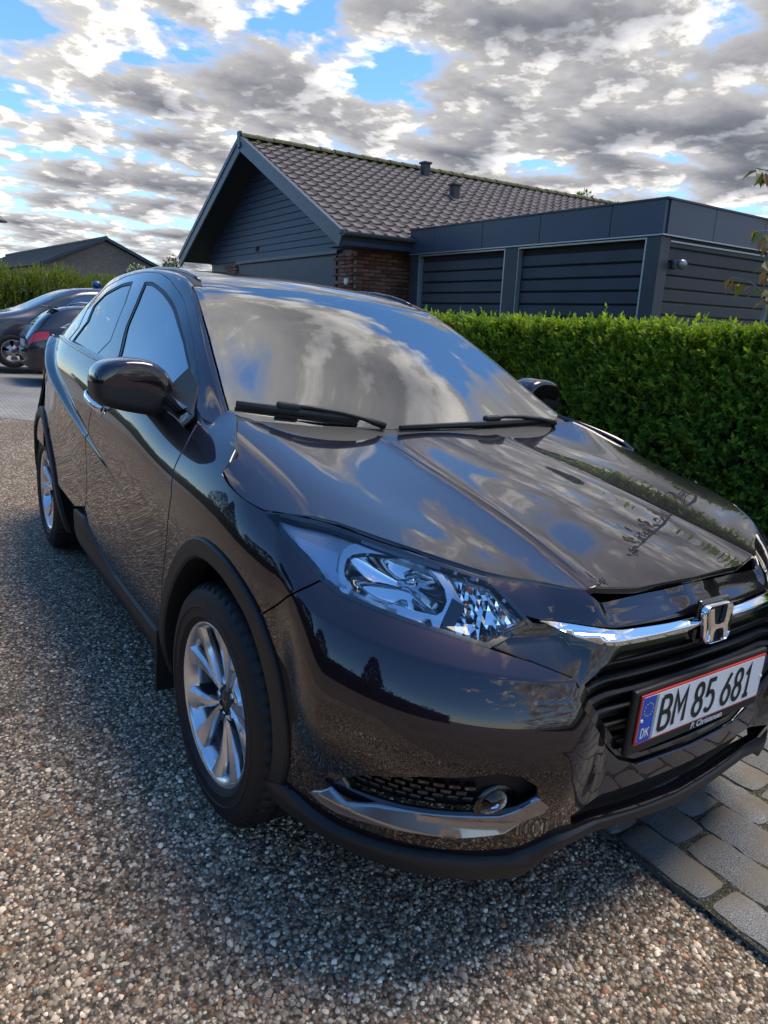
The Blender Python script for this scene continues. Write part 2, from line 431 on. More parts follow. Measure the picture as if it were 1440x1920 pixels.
def trisheet(poly, grid, holes=(), step=None, lines=()):
    """triangles filling a polygon in the plane with grid points inside it"""
    step = step or grid * .8
    B = resample(poly, step); loops = [B] + [resample(h, step) for h in holes]
    lo, hi = B.min(0), B.max(0)
    gx = np.arange(lo[0], hi[0] + grid, grid); gy = np.arange(lo[1], hi[1] + grid, grid)
    G = np.stack(np.meshgrid(gx, gy), -1).reshape(-1, 2)
    G[:, 0] += (np.round((G[:, 1] - lo[1]) / grid).astype(int) % 2) * grid * .5
    ok = inside(G, B)
    for h in loops[1:]: ok &= ~inside(G, h)
    G = G[ok]
    allb = np.concatenate(loops); LN = []
    for ln in lines:
        q = resample(ln, grid * .7, False); k = inside(q, B)
        for h in loops[1:]: k &= ~inside(q, h)
        k &= np.linalg.norm(q[:, None] - allb[None], axis=2).min(1) > .0025
        LN.append((q, k))
    if LN and len(G):
        lp = np.concatenate([q[k] for q, k in LN] + [np.zeros((0, 2))])
        if len(lp):
            d = np.full(len(G), 9.)
            for k in range(0, len(lp), 200): d = np.minimum(d, np.linalg.norm(G[:, None] - lp[None, k:k + 200], axis=2).min(1))
            G = G[d > grid * .4]
    if len(G):
        d = np.full(len(G), 9.)
        for k in range(0, len(allb), 200): d = np.minimum(d, np.linalg.norm(G[:, None] - allb[None, k:k + 200], axis=2).min(1))
        G = G[d > grid * .45]
    V = np.concatenate([allb] + [q[k] for q, k in LN] + [G]); E = []; o = 0
    for l in loops:
        n = len(l); E += [(o + i, o + (i + 1) % n) for i in range(n)]; o += n
    for q, k in LN:
        idx = np.where(k)[0]
        for a, b in zip(range(len(idx) - 1), range(1, len(idx))):
            if idx[b] == idx[a] + 1: E.append((o + a, o + b))
        o += len(idx)
    v, e, f, _, _, _ = geometry.delaunay_2d_cdt([Vector(p) for p in V], E, [], 0, 1e-7)
    v = np.array([tuple(p) for p in v]); f = np.array([t for t in f if len(t) == 3])
    c = v[f].mean(1); ok = inside(c, B)
    for h in loops[1:]: ok &= ~inside(c, h)
    return v, f[ok], loops
def sheet_mesh(name, S, poly, grid=.022, gap=.002, holes=(), flange=.012, lift=0., flip=False, step=None, lines=()):
    if gap: poly = inset(poly, gap); holes = [inset(h, -gap) for h in holes]
    v, f, loops = trisheet(poly, grid, holes, step, lines)
    u, w = v[:, 0], v[:, 1]
    N = nrm(S, u, w); P = S(u, w) + N * (lift(u, w)[:, None] if callable(lift) else lift)
    if callable(lift):
        LS = lambda a, b: S(a, b) + nrm(S, a, b) * lift(np.asarray(a), np.asarray(b))[..., None]
        N = nrm(LS, u, w)
    # faces outward
    t = P[f]; fn = np.cross(t[:, 1] - t[:, 0], t[:, 2] - t[:, 0]); s = (fn * N[f].mean(1)).sum(1)
    f = np.where((s > 0)[:, None], f, f[:, ::-1])
    V = list(P); F = [tuple(q) for q in f]; NN = list(N)
    if flange:
        for l in loops:
            l = np.asarray(l); a, b = l[:, 0], l[:, 1]; n0 = nrm(S, a, b)
            p0 = S(a, b) + n0 * (lift(a, b)[:, None] if callable(lift) else lift); p1 = p0 - n0 * flange
            k = len(l); o = len(V)
            tng = np.roll(p0, -1, 0) - np.roll(p0, 1, 0); sd = np.cross(tng, n0); sd /= np.linalg.norm(sd, axis=1, keepdims=True) + 1e-12
            cen = P.mean(0)
            if ((p0 - cen) * sd).sum() < 0: sd = -sd
            nn = sd * .8 + n0 * .6; nn /= np.linalg.norm(nn, axis=1, keepdims=True)
            V += list(p0) + list(p1); NN += list(nn) + list(sd)
            for i in range(k):
                j = (i + 1) % k; q = (o + i, o + j, o + k + j, o + k + i)
                a0, a1, a2 = V[q[0]], V[q[1]], V[q[2]]
                if np.dot(np.cross(a1 - a0, a2 - a0), sd[i]) < 0: q = q[::-1]
                F.append(q)
    V = np.array(V); NN = np.array(NN)
    if flip:
        V = V * [-1, 1, 1]; NN = NN * [-1, 1, 1]; F = [q[::-1] for q in F]
    return mesh(name, V, F, True, NN)

# outlines of the panels in surface coordinates
TR = {'belt_mould': [(2.1128, 0.0708), (1.3975, 0.0527)],
 'bonnet_seam': [(1.7326, 1.1442), (1.6203, 1.0928), (1.5317, 1.0519), (1.4956, 1.0109), (1.4897, 0.981), (1.4246, 0.9648), (1.3582, 0.9544), (1.295, 0.947), (1.1887, 0.937), (1.0761, 0.9452),
                 (1.0054, 0.9409), (0.9406, 0.9362), (0.8755, 0.9337), (0.8173, 0.93), (0.7613, 0.926), (0.7097, 0.92), (0.6583, 0.9114), (0.6081, 0.9016), (0.565, 0.8914), (0.5265, 0.8867),
                 (0.4813, 0.8821), (0.433, 0.8757), (0.3895, 0.8714), (0.3526, 0.8721)],
 'bumper_seam': [(1.1674, 0.7243), (1.0545, 0.7972), (0.9854, 0.8361)],
 'door_front': [(1.8341, 1.0678), (1.7905, 0.9931), (1.783, 0.9315), (1.7577, 0.8594), (1.8245, 0.72), (1.8921, 0.5611), (1.9199, 0.4334), (1.9675, 0.3371)],
 'door_mid': [(2.7871, 1.1542), (2.7508, 1.0836), (2.7507, 1.0209), (2.8023, 0.951), (2.8963, 0.883), (2.9105, 0.8138), (2.9598, 0.7131), (2.9712, 0.6286), (2.9855, 0.5778), (3.1309, 0.5062)],
 'fog_pocket': [(0.9033, 0.4456), (0.8357, 0.4939), (0.7302, 0.5326), (0.6538, 0.5437), (0.5957, 0.5551), (0.5534, 0.5458), (0.5218, 0.5216), (0.5133, 0.4917), (0.5456, 0.4619), (0.5982, 0.4444),
                (0.6613, 0.4364), (0.7699, 0.426), (0.8537, 0.4228), (0.8852, 0.4217)],
 'fog_strip': [(0.978, 0.3821), (0.9287, 0.4114), (0.8826, 0.4025), (0.8186, 0.4168), (0.7255, 0.4256), (0.6398, 0.4364), (0.5758, 0.441), (0.5375, 0.4647), (0.5133, 0.4917), (0.4825, 0.4642),
               (0.4899, 0.444), (0.5216, 0.426), (0.5635, 0.4095), (0.6348, 0.4027), (0.7245, 0.3934), (0.8213, 0.3804), (0.9028, 0.3655), (0.9464, 0.3684)],
 'frame_out': [(2.0954, 0.0728), (2.1923, 0.1183), (2.3589, 0.2525), (2.301, 0.348), (1.9769, 0.3924), (1.6741, 0.4087), (1.4513, 0.409), (1.2949, 0.3926), (1.136, 0.3717), (0.945, 0.3597),
               (0.7539, 0.3457), (0.6183, 0.3159), (0.5002, 0.2782), (0.4665, 0.2459)],
 'front_glass': [(1.2596, 0.0862), (1.3872, 0.1744), (1.4647, 0.258), (1.566, 0.3524), (1.471, 0.3577), (1.268, 0.3383), (1.1171, 0.3237), (0.9617, 0.313), (0.7801, 0.3), (0.6215, 0.2679),
                 (0.5426, 0.1862)],
 'grille_side': [(0.4888, 0.8008), (0.4286, 0.7165), (0.4391, 0.6816), (0.2999, 0.5341), (0.1999, 0.4769)],
 'handle': [(2.844, 1.0312), (2.6077, 0.9918)],
 'headlight': [(1.1857, 0.9337), (1.0913, 0.9424), (0.9868, 0.9376), (0.8877, 0.9303), (0.764, 0.9186), (0.6611, 0.9049), (0.5717, 0.8887), (0.5591, 0.8813), (0.4885, 0.8085), (0.4959, 0.8),
               (0.6039, 0.7723), (0.6923, 0.7899), (0.7818, 0.8044), (0.88, 0.8186), (0.9228, 0.8226), (0.978, 0.8405), (1.0367, 0.871), (1.1073, 0.9091)],
 'lamp_divider': [(0.6605, 0.8531), (0.6334, 0.8413), (0.6725, 0.7988), (0.703, 0.8004), (0.6952, 0.8099)],
 'lip_ridge': [(1.1224, 0.3211), (1.0554, 0.3192), (1.0049, 0.2968), (0.9384, 0.2887), (0.8228, 0.3173), (0.6749, 0.3346), (0.483, 0.3097), (0.4445, 0.3367)],
 'main_reflector': [(0.9111, 0.8997), (0.8608, 0.9128), (0.8011, 0.9153), (0.7447, 0.9133), (0.6921, 0.9039), (0.6579, 0.8574), (0.6931, 0.8133), (0.7326, 0.8157), (0.813, 0.8229), (0.8865, 0.8305),
                    (0.9293, 0.8479), (0.9288, 0.8765)],
 'nose_low': [(0.4786, 0.8062), (0.442, 0.7969), (0.3103, 0.7994)],
 'rear_glass': [(2.0037, 0.0804), (2.0916, 0.1507), (2.2039, 0.2268), (2.143, 0.3025), (1.9267, 0.3429), (1.7648, 0.3522), (1.6161, 0.2559), (1.5361, 0.1805), (1.4748, 0.1142), (1.4646, 0.0826)],
 'sail': [(0.6121, 0.2732), (0.4813, 0.1069), (0.3373, 0.1332)],
 'side_marker': [(1.0662, 0.9126), (0.9363, 0.8943), (0.9469, 0.8618), (0.9155, 0.8432), (0.9563, 0.8431), (1.0083, 0.8663)],
 'sill_top': [(1.9606, 0.3499), (2.2319, 0.3496), (2.5626, 0.35), (2.8817, 0.4132), (3.0487, 0.4722), (3.2611, 0.4483)],
 'turn_lamp': [(0.6591, 0.8955), (0.553, 0.8894), (0.4843, 0.8099), (0.5969, 0.7813), (0.6708, 0.8015), (0.631, 0.8432)],
 'ws_edge': [(0.3307, 0.4336), (0.4015, 0.4347), (0.5225, 0.4399), (0.6976, 0.443), (0.8785, 0.4398), (1.0625, 0.4336)]}
# ---------------------------------------------------------------- setting: buildings stand plumb on ground that falls a little against the road
GX, GY, EYE = -.008, -.050, 1.2712
GM = Matrix.Rotation(GX, 3, 'X') @ Matrix.Rotation(GY, 3, 'Y')
def plumb(x, y, z=0): return Vector(CAM) + GM @ Vector((x, y, z - EYE))
def plumb_rot(th): return (GM @ Matrix.Rotation(th, 3, 'Z')).to_euler()

def grainy(name, cols, scale, rough=.9, bump=.6, dist=.004, big=(1.2, .18), stretch=None):
    """stony surface: voronoi cells each with a colour of its own, raised"""
    m, nt, b = new_mat(name); N = nt.nodes.new; L = nt.links.new
    tc = N('ShaderNodeTexCoord'); v = N('ShaderNodeTexVoronoi'); v.inputs['Scale'].default_value = scale; v.inputs['Randomness'].default_value = 1
    L(tc.outputs['Object'], v.inputs['Vector'])
    sep = N('ShaderNodeSeparateColor'); L(v.outputs['Color'], sep.inputs[0])
    r = N('ShaderNodeValToRGB'); r.color_ramp.interpolation = 'CONSTANT'; L(sep.outputs[0], r.inputs[0]); e = r.color_ramp.elements
    while len(e) < len(cols): e.new(.5)
    for i, (q, c) in enumerate(zip(e, cols)): q.position = c[0]; q.color = (*c[1], 1)
    n = N('ShaderNodeTexNoise'); n.inputs['Scale'].default_value = big[0]; n.inputs['Detail'].default_value = 5; L(tc.outputs['Object'], n.inputs['Vector'])
    mr = N('ShaderNodeMapRange'); mr.inputs[1].default_value = .3; mr.inputs[2].default_value = .7; mr.inputs[3].default_value = 1 - big[1]; mr.inputs[4].default_value = 1 + big[1]; L(n.outputs['Fac'], mr.inputs[0])
    # binder shows between the stones
    k = N('ShaderNodeMapRange'); k.inputs[1].default_value = .25; k.inputs[2].default_value = .62; k.inputs[3].default_value = 1; k.inputs[4].default_value = .32; L(v.outputs['Distance'], k.inputs[0])
    mu = N('ShaderNodeMath'); mu.operation = 'MULTIPLY'; L(mr.outputs[0], mu.inputs[0]); L(k.outputs[0], mu.inputs[1])
    x = N('ShaderNodeMix'); x.data_type = 'RGBA'; x.blend_type = 'MULTIPLY'; x.inputs[0].default_value = 1; x.clamp_result = False; L(r.outputs[0], x.inputs[6]); L(mu.outputs[0], x.inputs[7])
    L(x.outputs[2], b.inputs['Base Color']); b.inputs['Roughness'].default_value = rough
    q = N('ShaderNodeBump'); q.invert = True; q.inputs['Strength'].default_value = bump; q.inputs['Distance'].default_value = dist; L(v.outputs['Distance'], q.inputs['Height']); L(q.outputs[0], b.inputs['Normal'])
    return m
STONES = [(0, (.05, .044, .037)), (.16, (.125, .105, .085)), (.34, (.21, .18, .145)), (.52, (.31, .27, .22)), (.68, (.16, .12, .085)), (.78, (.48, .43, .36)), (.88, (.27, .14, .075)), (.93, (.085, .078, .07)), (.97, (.66, .61, .53))]
def stripe_mat(name, col, var, rough, bscale):
    return pmat(name, col, rough, 0, bump=(bscale, .25, .004), var=var)

def brick_mat(name, c1, c2, mortar, scale):
    m, nt, b = new_mat(name); N = nt.nodes.new; L = nt.links.new; tc = N('ShaderNodeTexCoord'); br = N('ShaderNodeTexBrick'); br.inputs['Scale'].default_value = scale
    br.inputs['Color1'].default_value = (*c1, 1); br.inputs['Color2'].default_value = (*c2, 1); br.inputs['Mortar'].default_value = (*mortar, 1); br.inputs['Mortar Size'].default_value = .03; L(tc.outputs['Object'], br.inputs[0])
    n = N('ShaderNodeTexNoise'); n.inputs['Scale'].default_value = .8; n.inputs['Detail'].default_value = 6; L(tc.outputs['Object'], n.inputs['Vector']); r = N('ShaderNodeMapRange'); r.inputs[1].default_value = .3; r.inputs[2].default_value = .7; r.inputs[3].default_value = .75; r.inputs[4].default_value = 1.2; L(n.outputs['Fac'], r.inputs[0])
    x = N('ShaderNodeMix'); x.data_type = 'RGBA'; x.blend_type = 'MULTIPLY'; x.inputs[0].default_value = 1; x.clamp_result = False; L(br.outputs[0], x.inputs[6]); L(r.outputs[0], x.inputs[7]); L(x.outputs[2], b.inputs['Base Color']); b.inputs['Roughness'].default_value = .85; return m
# road sheet
rb = bpy.data.meshes.new('road'); 
road = link('road', mesh('road', [(-600, -600, 0), (600, -600, 0), (600, 600, 0), (-600, 600, 0)], [(0, 1, 2, 3)]), grainy('chipping_road', [(a, tuple(min(.8, 1.45 * q * f) for q, f in zip(c, (1.12, .99, .84)))) for a, c in STONES], 105, .85, .8, .006)); tag(road, kind='structure')
# paved apron further up the road, under the two parked cars
pv = link('paving', mesh('paving', [(-3.5, 10.2, .004), (-.26, 7.6, .004), (.0, 7.2, .004), (9, 7.2, .004), (9, 40, .004), (-9, 40, .004), (-9, 14.5, .004)], [(0, 1, 2, 3, 4, 5, 6)]), brick_mat('paving_stone', (.25, .24, .225), (.32, .30, .28), (.10, .095, .085), 4.5)); tag(pv, kind='structure')

# loose and bound chippings, real stones where they are large in view
def chips():
    r = np.random.default_rng(11); n = 88000
    x = r.uniform(-2.75, .10, n); y = r.uniform(-1.45, 2.2, n)
    d = np.hypot(x - CAM[0], y - CAM[1])
    keep = (r.uniform(0, 1, n) < np.clip(1.75 - d / 2.0, .0, 1)) & ~((x > -.70) & (y > .2))
    x, y = x[keep], y[keep]; n = len(x)
    s = r.lognormal(math.log(.0053), .33, n).clip(.0024, .011)
    k = 6; a0 = r.uniform(0, 2 * PI, n)
    V = np.zeros((n, 2 * k + 1, 3)); el = r.uniform(.6, 1.0, n); ro = r.uniform(0, PI, n)
    for j in range(k):
        a = a0 + 2 * PI * j / k + r.uniform(-.3, .3, n); rr = s * r.uniform(.75, 1.2, n)
        lx, ly = np.cos(a) * rr, np.sin(a) * rr * el
        X = lx * np.cos(ro) - ly * np.sin(ro); Y = lx * np.sin(ro) + ly * np.cos(ro)
        V[:, j] = np.stack([x + X, y + Y, np.full(n, -.001)], 1)
        t = r.uniform(.5, .85, n); V[:, k + j] = np.stack([x + X * t, y + Y * t, s * r.uniform(.25, .6, n)], 1)
    V[:, 2 * k] = np.stack([x + s * r.uniform(-.2, .2, n), y + s * r.uniform(-.2, .2, n), s * r.uniform(.42, .75, n)], 1)
    T = []
    for j in range(k):
        q = (j + 1) % k; T += [(j, q, k + q), (j, k + q, k + j), (k + j, k + q, 2 * k)]
    T = np.array(T); F = (T[None] + (np.arange(n) * (2 * k + 1))[:, None, None]).reshape(-1, 3)
    cols = np.array([c[1] for c in STONES] + [(.34, .33, .32), (.27, .24, .2), (.38, .25, .17)]); pr = np.array([.05, .12, .17, .19, .08, .13, .035, .06, .065, .06, .03, .012]); pr /= pr.sum()
    C = cols[r.choice(len(cols), n, p=pr)] * r.uniform(.9, 1.5, (n, 1)) * np.array((1.10, .96, .80)) * np.array([1 + .5 * noise.noise(Vector((a * 1.7, b * 1.7, 2))) + .25 * noise.noise(Vector((a * 6, b * 6, 5))) for a, b in zip(x, y)])[:, None]
    me = bpy.data.meshes.new('road_chippings'); me.vertices.add(V.size // 3); me.vertices.foreach_set('co', V.ravel())
    me.loops.add(F.size); me.loops.foreach_set('vertex_index', F.ravel().astype(np.int32)); me.polygons.add(len(F)); me.polygons.foreach_set('loop_start', np.arange(0, F.size, 3, dtype=np.int32))
    at = me.attributes.new('tone', 'FLOAT_COLOR', 'POINT'); at.data.foreach_set('color', np.concatenate([np.repeat(C, 2 * k + 1, 0), np.ones((n * (2 * k + 1), 1))], 1).ravel())
    me.update(calc_edges=True); me.validate()
    m, nt, b = new_mat('chipping_stone'); a = nt.nodes.new('ShaderNodeAttribute'); a.attribute_name = 'tone'; nt.links.new(a.outputs['Color'], b.inputs['Base Color']); b.inputs['Roughness'].default_value = .7
    o = link('road_chippings', me, m); tag(o, 'coarse grey and brown chippings bound in the road surface', 'gravel', kind='stuff')
chips()

# granite setts along the road edge
def setts():
    bed = link('sett_strip', mesh('sett_strip', [(.075, -2.6, .022), (1.75, -2.6, .022), (1.75, 1.0, .022), (.075, 1.0, .022)], [(0, 1, 2, 3)]),
        grainy('joint_soil', [(0, (.07, .06, .042)), (.3, (.12, .10, .068)), (.55, (.08, .09, .032)), (.7, (.19, .165, .12)), (.9, (.085, .10, .035))], 160, .95, .9, .006, (3, .5))); tag(bed, kind='structure')
    m, nt, b = new_mat('granite'); N = nt.nodes.new; L = nt.links.new
    tc = N('ShaderNodeTexCoord'); n1 = N('ShaderNodeTexNoise'); n1.inputs['Scale'].default_value = 420; n1.inputs['Detail'].default_value = 3; L(tc.outputs['Object'], n1.inputs['Vector'])
    r = N('ShaderNodeValToRGB'); L(n1.outputs['Fac'], r.inputs[0]); e = r.color_ramp.elements; e.new(.5)
    e[0].position = .36; e[0].color = (.05, .05, .055, 1); e[1].position = .5; e[1].color = (.24, .238, .235, 1); e[2].position = .63; e[2].color = (.50, .49, .47, 1)
    oi = N('ShaderNodeObjectInfo'); mr = N('ShaderNodeMapRange'); mr.inputs[3].default_value = .5; mr.inputs[4].default_value = .82; L(oi.outputs['Random'], mr.inputs[0])
    n2 = N('ShaderNodeTexNoise'); n2.inputs['Scale'].default_value = 7; n2.inputs['Detail'].default_value = 6; L(tc.outputs['Object'], n2.inputs['Vector'])
    r2 = N('ShaderNodeValToRGB'); L(n2.outputs['Fac'], r2.inputs[0]); r2.color_ramp.elements[0].position = .40; r2.color_ramp.elements[0].color = (0, 0, 0, 1); r2.color_ramp.elements[1].position = .68; r2.color_ramp.elements[1].color = (1, 1, 1, 1)
    x = N('ShaderNodeMix'); x.data_type = 'RGBA'; x.blend_type = 'MULTIPLY'; x.inputs[0].default_value = 1; x.clamp_result = False; L(r.outputs[0], x.inputs[6]); L(mr.outputs[0], x.inputs[7])
    d = N('ShaderNodeMix'); d.data_type = 'RGBA'; d.inputs[7].default_value = (.17, .14, .10, 1); L(r2.outputs[0], d.inputs[0]); L(x.outputs[2], d.inputs[6])
    L(d.outputs[2], b.inputs['Base Color']); b.inputs['Roughness'].default_value = .75
    q = N('ShaderNodeBump'); q.inputs['Strength'].default_value = .5; q.inputs['Distance'].default_value = .004; L(n1.outputs['Fac'], q.inputs['Height']); L(q.outputs[0], b.inputs['Normal'])
    r = np.random.default_rng(5)
    meshes = []
    def sett_mesh(lx, ly, seed):
        bm = bmesh.new(); nx, ny = 5, max(5, int(ly / lx * 5)); rr = np.random.default_rng(seed)
        def h(i, j): return .030 + .004 * noise.noise(Vector((i * .9 + seed * 3.1, j * .9, seed)))
        gr = {}
        for i in range(nx + 1):
            for j in range(ny + 1):
                u, v = i / nx * 2 - 1, j / ny * 2 - 1
                ed = max(abs(u), abs(v)); rnd = max(0, (abs(u)**5 + abs(v)**7) - 1) 
                sx = 1 - .09 * rnd + rr.uniform(-.022, .022) * (ed > .99) * 2; sy = 1 - .05 * rnd + rr.uniform(-.012, .012) * (ed > .99)
                z = h(i, j) - (.010 if abs(u) > .99 or abs(v) > .99 else 0)
                gr[i, j] = bm.verts.new((u * lx / 2 * sx, v * ly / 2 * sy, z))
        for i in range(nx):
            for j in range(ny): bm.faces.new((gr[i, j], gr[i + 1, j], gr[i + 1, j + 1], gr[i, j + 1]))
        ring = [gr[i, 0] for i in range(nx + 1)] + [gr[nx, j] for j in range(1, ny + 1)] + [gr[i, ny] for i in range(nx - 1, -1, -1)] + [gr[0, j] for j in range(ny - 1, 0, -1)]
        low = [bm.verts.new((v.co.x * 1.01, v.co.y * 1.01, -.03)) for v in ring]; k = len(ring)
        for i in range(k): bm.faces.new((ring[i], low[i], low[(i + 1) % k], ring[(i + 1) % k]))
        return bm_mesh(bm, 'sett', True, .9)
    x = .088; row = 0
    offs_ = [-.045, .07, -.09, .05, -.02, .09, -.05, .03, -.07, .06, 0, .05, -.03]
    while x < 1.62:
        w = [.118, .138, .150, .13, .14, .135, .125, .14, .13, .14, .12, .13, .13][row % 13]
        y = -2.3 + offs_[row % 13] - .1
        while y < .6:
            l = float(r.choice([.235, .25, .215, .265, .225]))
            if y > -1.9 or x < .9:
                o = link('sett', sett_mesh(w + .002, l, int(r.integers(1, 900))), m, bed); o.location = (x + w / 2 + r.uniform(-.004, .004), y + l / 2, .006 + r.uniform(-.004, .003)); o.rotation_euler = (r.uniform(-.03, .03), r.uniform(-.03, .03), r.uniform(-.06, .06))
            y += l + float(r.uniform(.010, .022))
        x += w + .012; row += 1
setts()
# garden ground beyond the hedge, level with the houses
gd = link('lawn', mesh('lawn', [plumb(5.2, -30), plumb(90, -30), plumb(90, 90), plumb(5.2, 90)], [(0, 1, 2, 3)]), pmat('lawn_grass', (.05, .075, .02), .95, var=(3, .35), bump=(40, .6, .02))); tag(gd, kind='structure')

# ---------------------------------------------------------------- leaves
def leaf_mat(name, trans=.42, rough=.4):
    m = bpy.data.materials.new(name); m.use_nodes = True; nt = m.node_tree; N = nt.nodes.new; L = nt.links.new; b = nt.nodes['Principled BSDF']; out = nt.nodes['Material Output']
    a = N('ShaderNodeAttribute'); a.attribute_name = 'tone'; L(a.outputs['Color'], b.inputs['Base Color']); b.inputs['Roughness'].default_value = rough; b.inputs['Specular IOR Level'].default_value = .35
    t = N('ShaderNodeBsdfTranslucent'); x = N('ShaderNodeMix'); x.data_type = 'RGBA'; x.blend_type = 'MULTIPLY'; x.inputs[0].default_value = 1; x.inputs[7].default_value = (1.3, 1.35, .55, 1); x.clamp_result = False; L(a.outputs['Color'], x.inputs[6]); L(x.outputs[2], t.inputs[0])
    mx = N('ShaderNodeMixShader'); mx.inputs[0].default_value = trans; L(b.outputs[0], mx.inputs[1]); L(t.outputs[0], mx.inputs[2]); L(mx.outputs[0], out.inputs[0]); return m
LEAF = leaf_mat('leaf')
def leaf_shape(l, w, fold=.25):
    """six points: base, two at the widest left and right, midrib middle, tip"""
    V = np.array([(0, 0, 0), (-w / 2, l * .45, w * fold), (w / 2, l * .45, w * fold), (0, l * .5, 0), (0, l, -l * .08)])
    F = np.array([(0, 3, 1), (0, 2, 3), (1, 3, 4), (3, 2, 4)]); return V, F
def frames(d, up):
    """rotation matrices whose y axis is d, z near up"""
    d = d / np.linalg.norm(d, axis=1, keepdims=True); x = np.cross(d, up); x /= np.linalg.norm(x, axis=1, keepdims=True) + 1e-9; z = np.cross(x, d)
    return np.stack([x, d, z], 2)
def leaf_cloud(name, pos, dirs, ups, size, tone, parent=None, mat=None, l=1., w=.45):
    V0, F0 = leaf_shape(l, w); n = len(pos); R = frames(dirs, ups)
    V = np.einsum('nij,kj->nki', R, V0) * size[:, None, None] + pos[:, None]
    F = (F0[None] + (np.arange(n) * len(V0))[:, None, None]).reshape(-1, 3)
    me = bpy.data.meshes.new(name); me.vertices.add(n * len(V0)); me.vertices.foreach_set('co', V.ravel().astype(np.float32))
    me.loops.add(F.size); me.loops.foreach_set('vertex_index', F.ravel().astype(np.int32)); me.polygons.add(len(F)); me.polygons.foreach_set('loop_start', np.arange(0, F.size, 3, dtype=np.int32))
    at = me.attributes.new('tone', 'FLOAT_COLOR', 'POINT'); at.data.foreach_set('color', np.concatenate([np.repeat(tone, len(V0), 0), np.ones((n * len(V0), 1))], 1).ravel().astype(np.float32))
    me.update(calc_edges=True)
    o = link(name, me, mat or LEAF, parent); return o
def shoots(r, base, axis, n_leaf, length, lsize, spread=.9):
    """leaves in opposite pairs up each shoot"""
    n = len(base); k = n_leaf
    t = np.linspace(.12, 1, k)[None, :, None]; axis = axis / np.linalg.norm(axis, axis=1, keepdims=True)
    pos = base[:, None] + axis[:, None] * length[:, None, None] * t
    rnd = r.normal(size=(n, k, 3)); rnd -= (rnd * axis[:, None]).sum(2, keepdims=True) * axis[:, None]; rnd /= np.linalg.norm(rnd, axis=2, keepdims=True) + 1e-9
    sp = spread * (1.15 - .75 * t); d = axis[:, None] * (1 - .35 * sp) + rnd * sp
    size = lsize[:, None] * r.uniform(.7, 1.2, (n, k)) * (1.1 - .35 * t[..., 0])
    up = axis[:, None] + 0 * d + r.normal(size=(n, k, 3)) * .25
    return pos.reshape(-1, 3), d.reshape(-1, 3), up.reshape(-1, 3), size.reshape(-1)

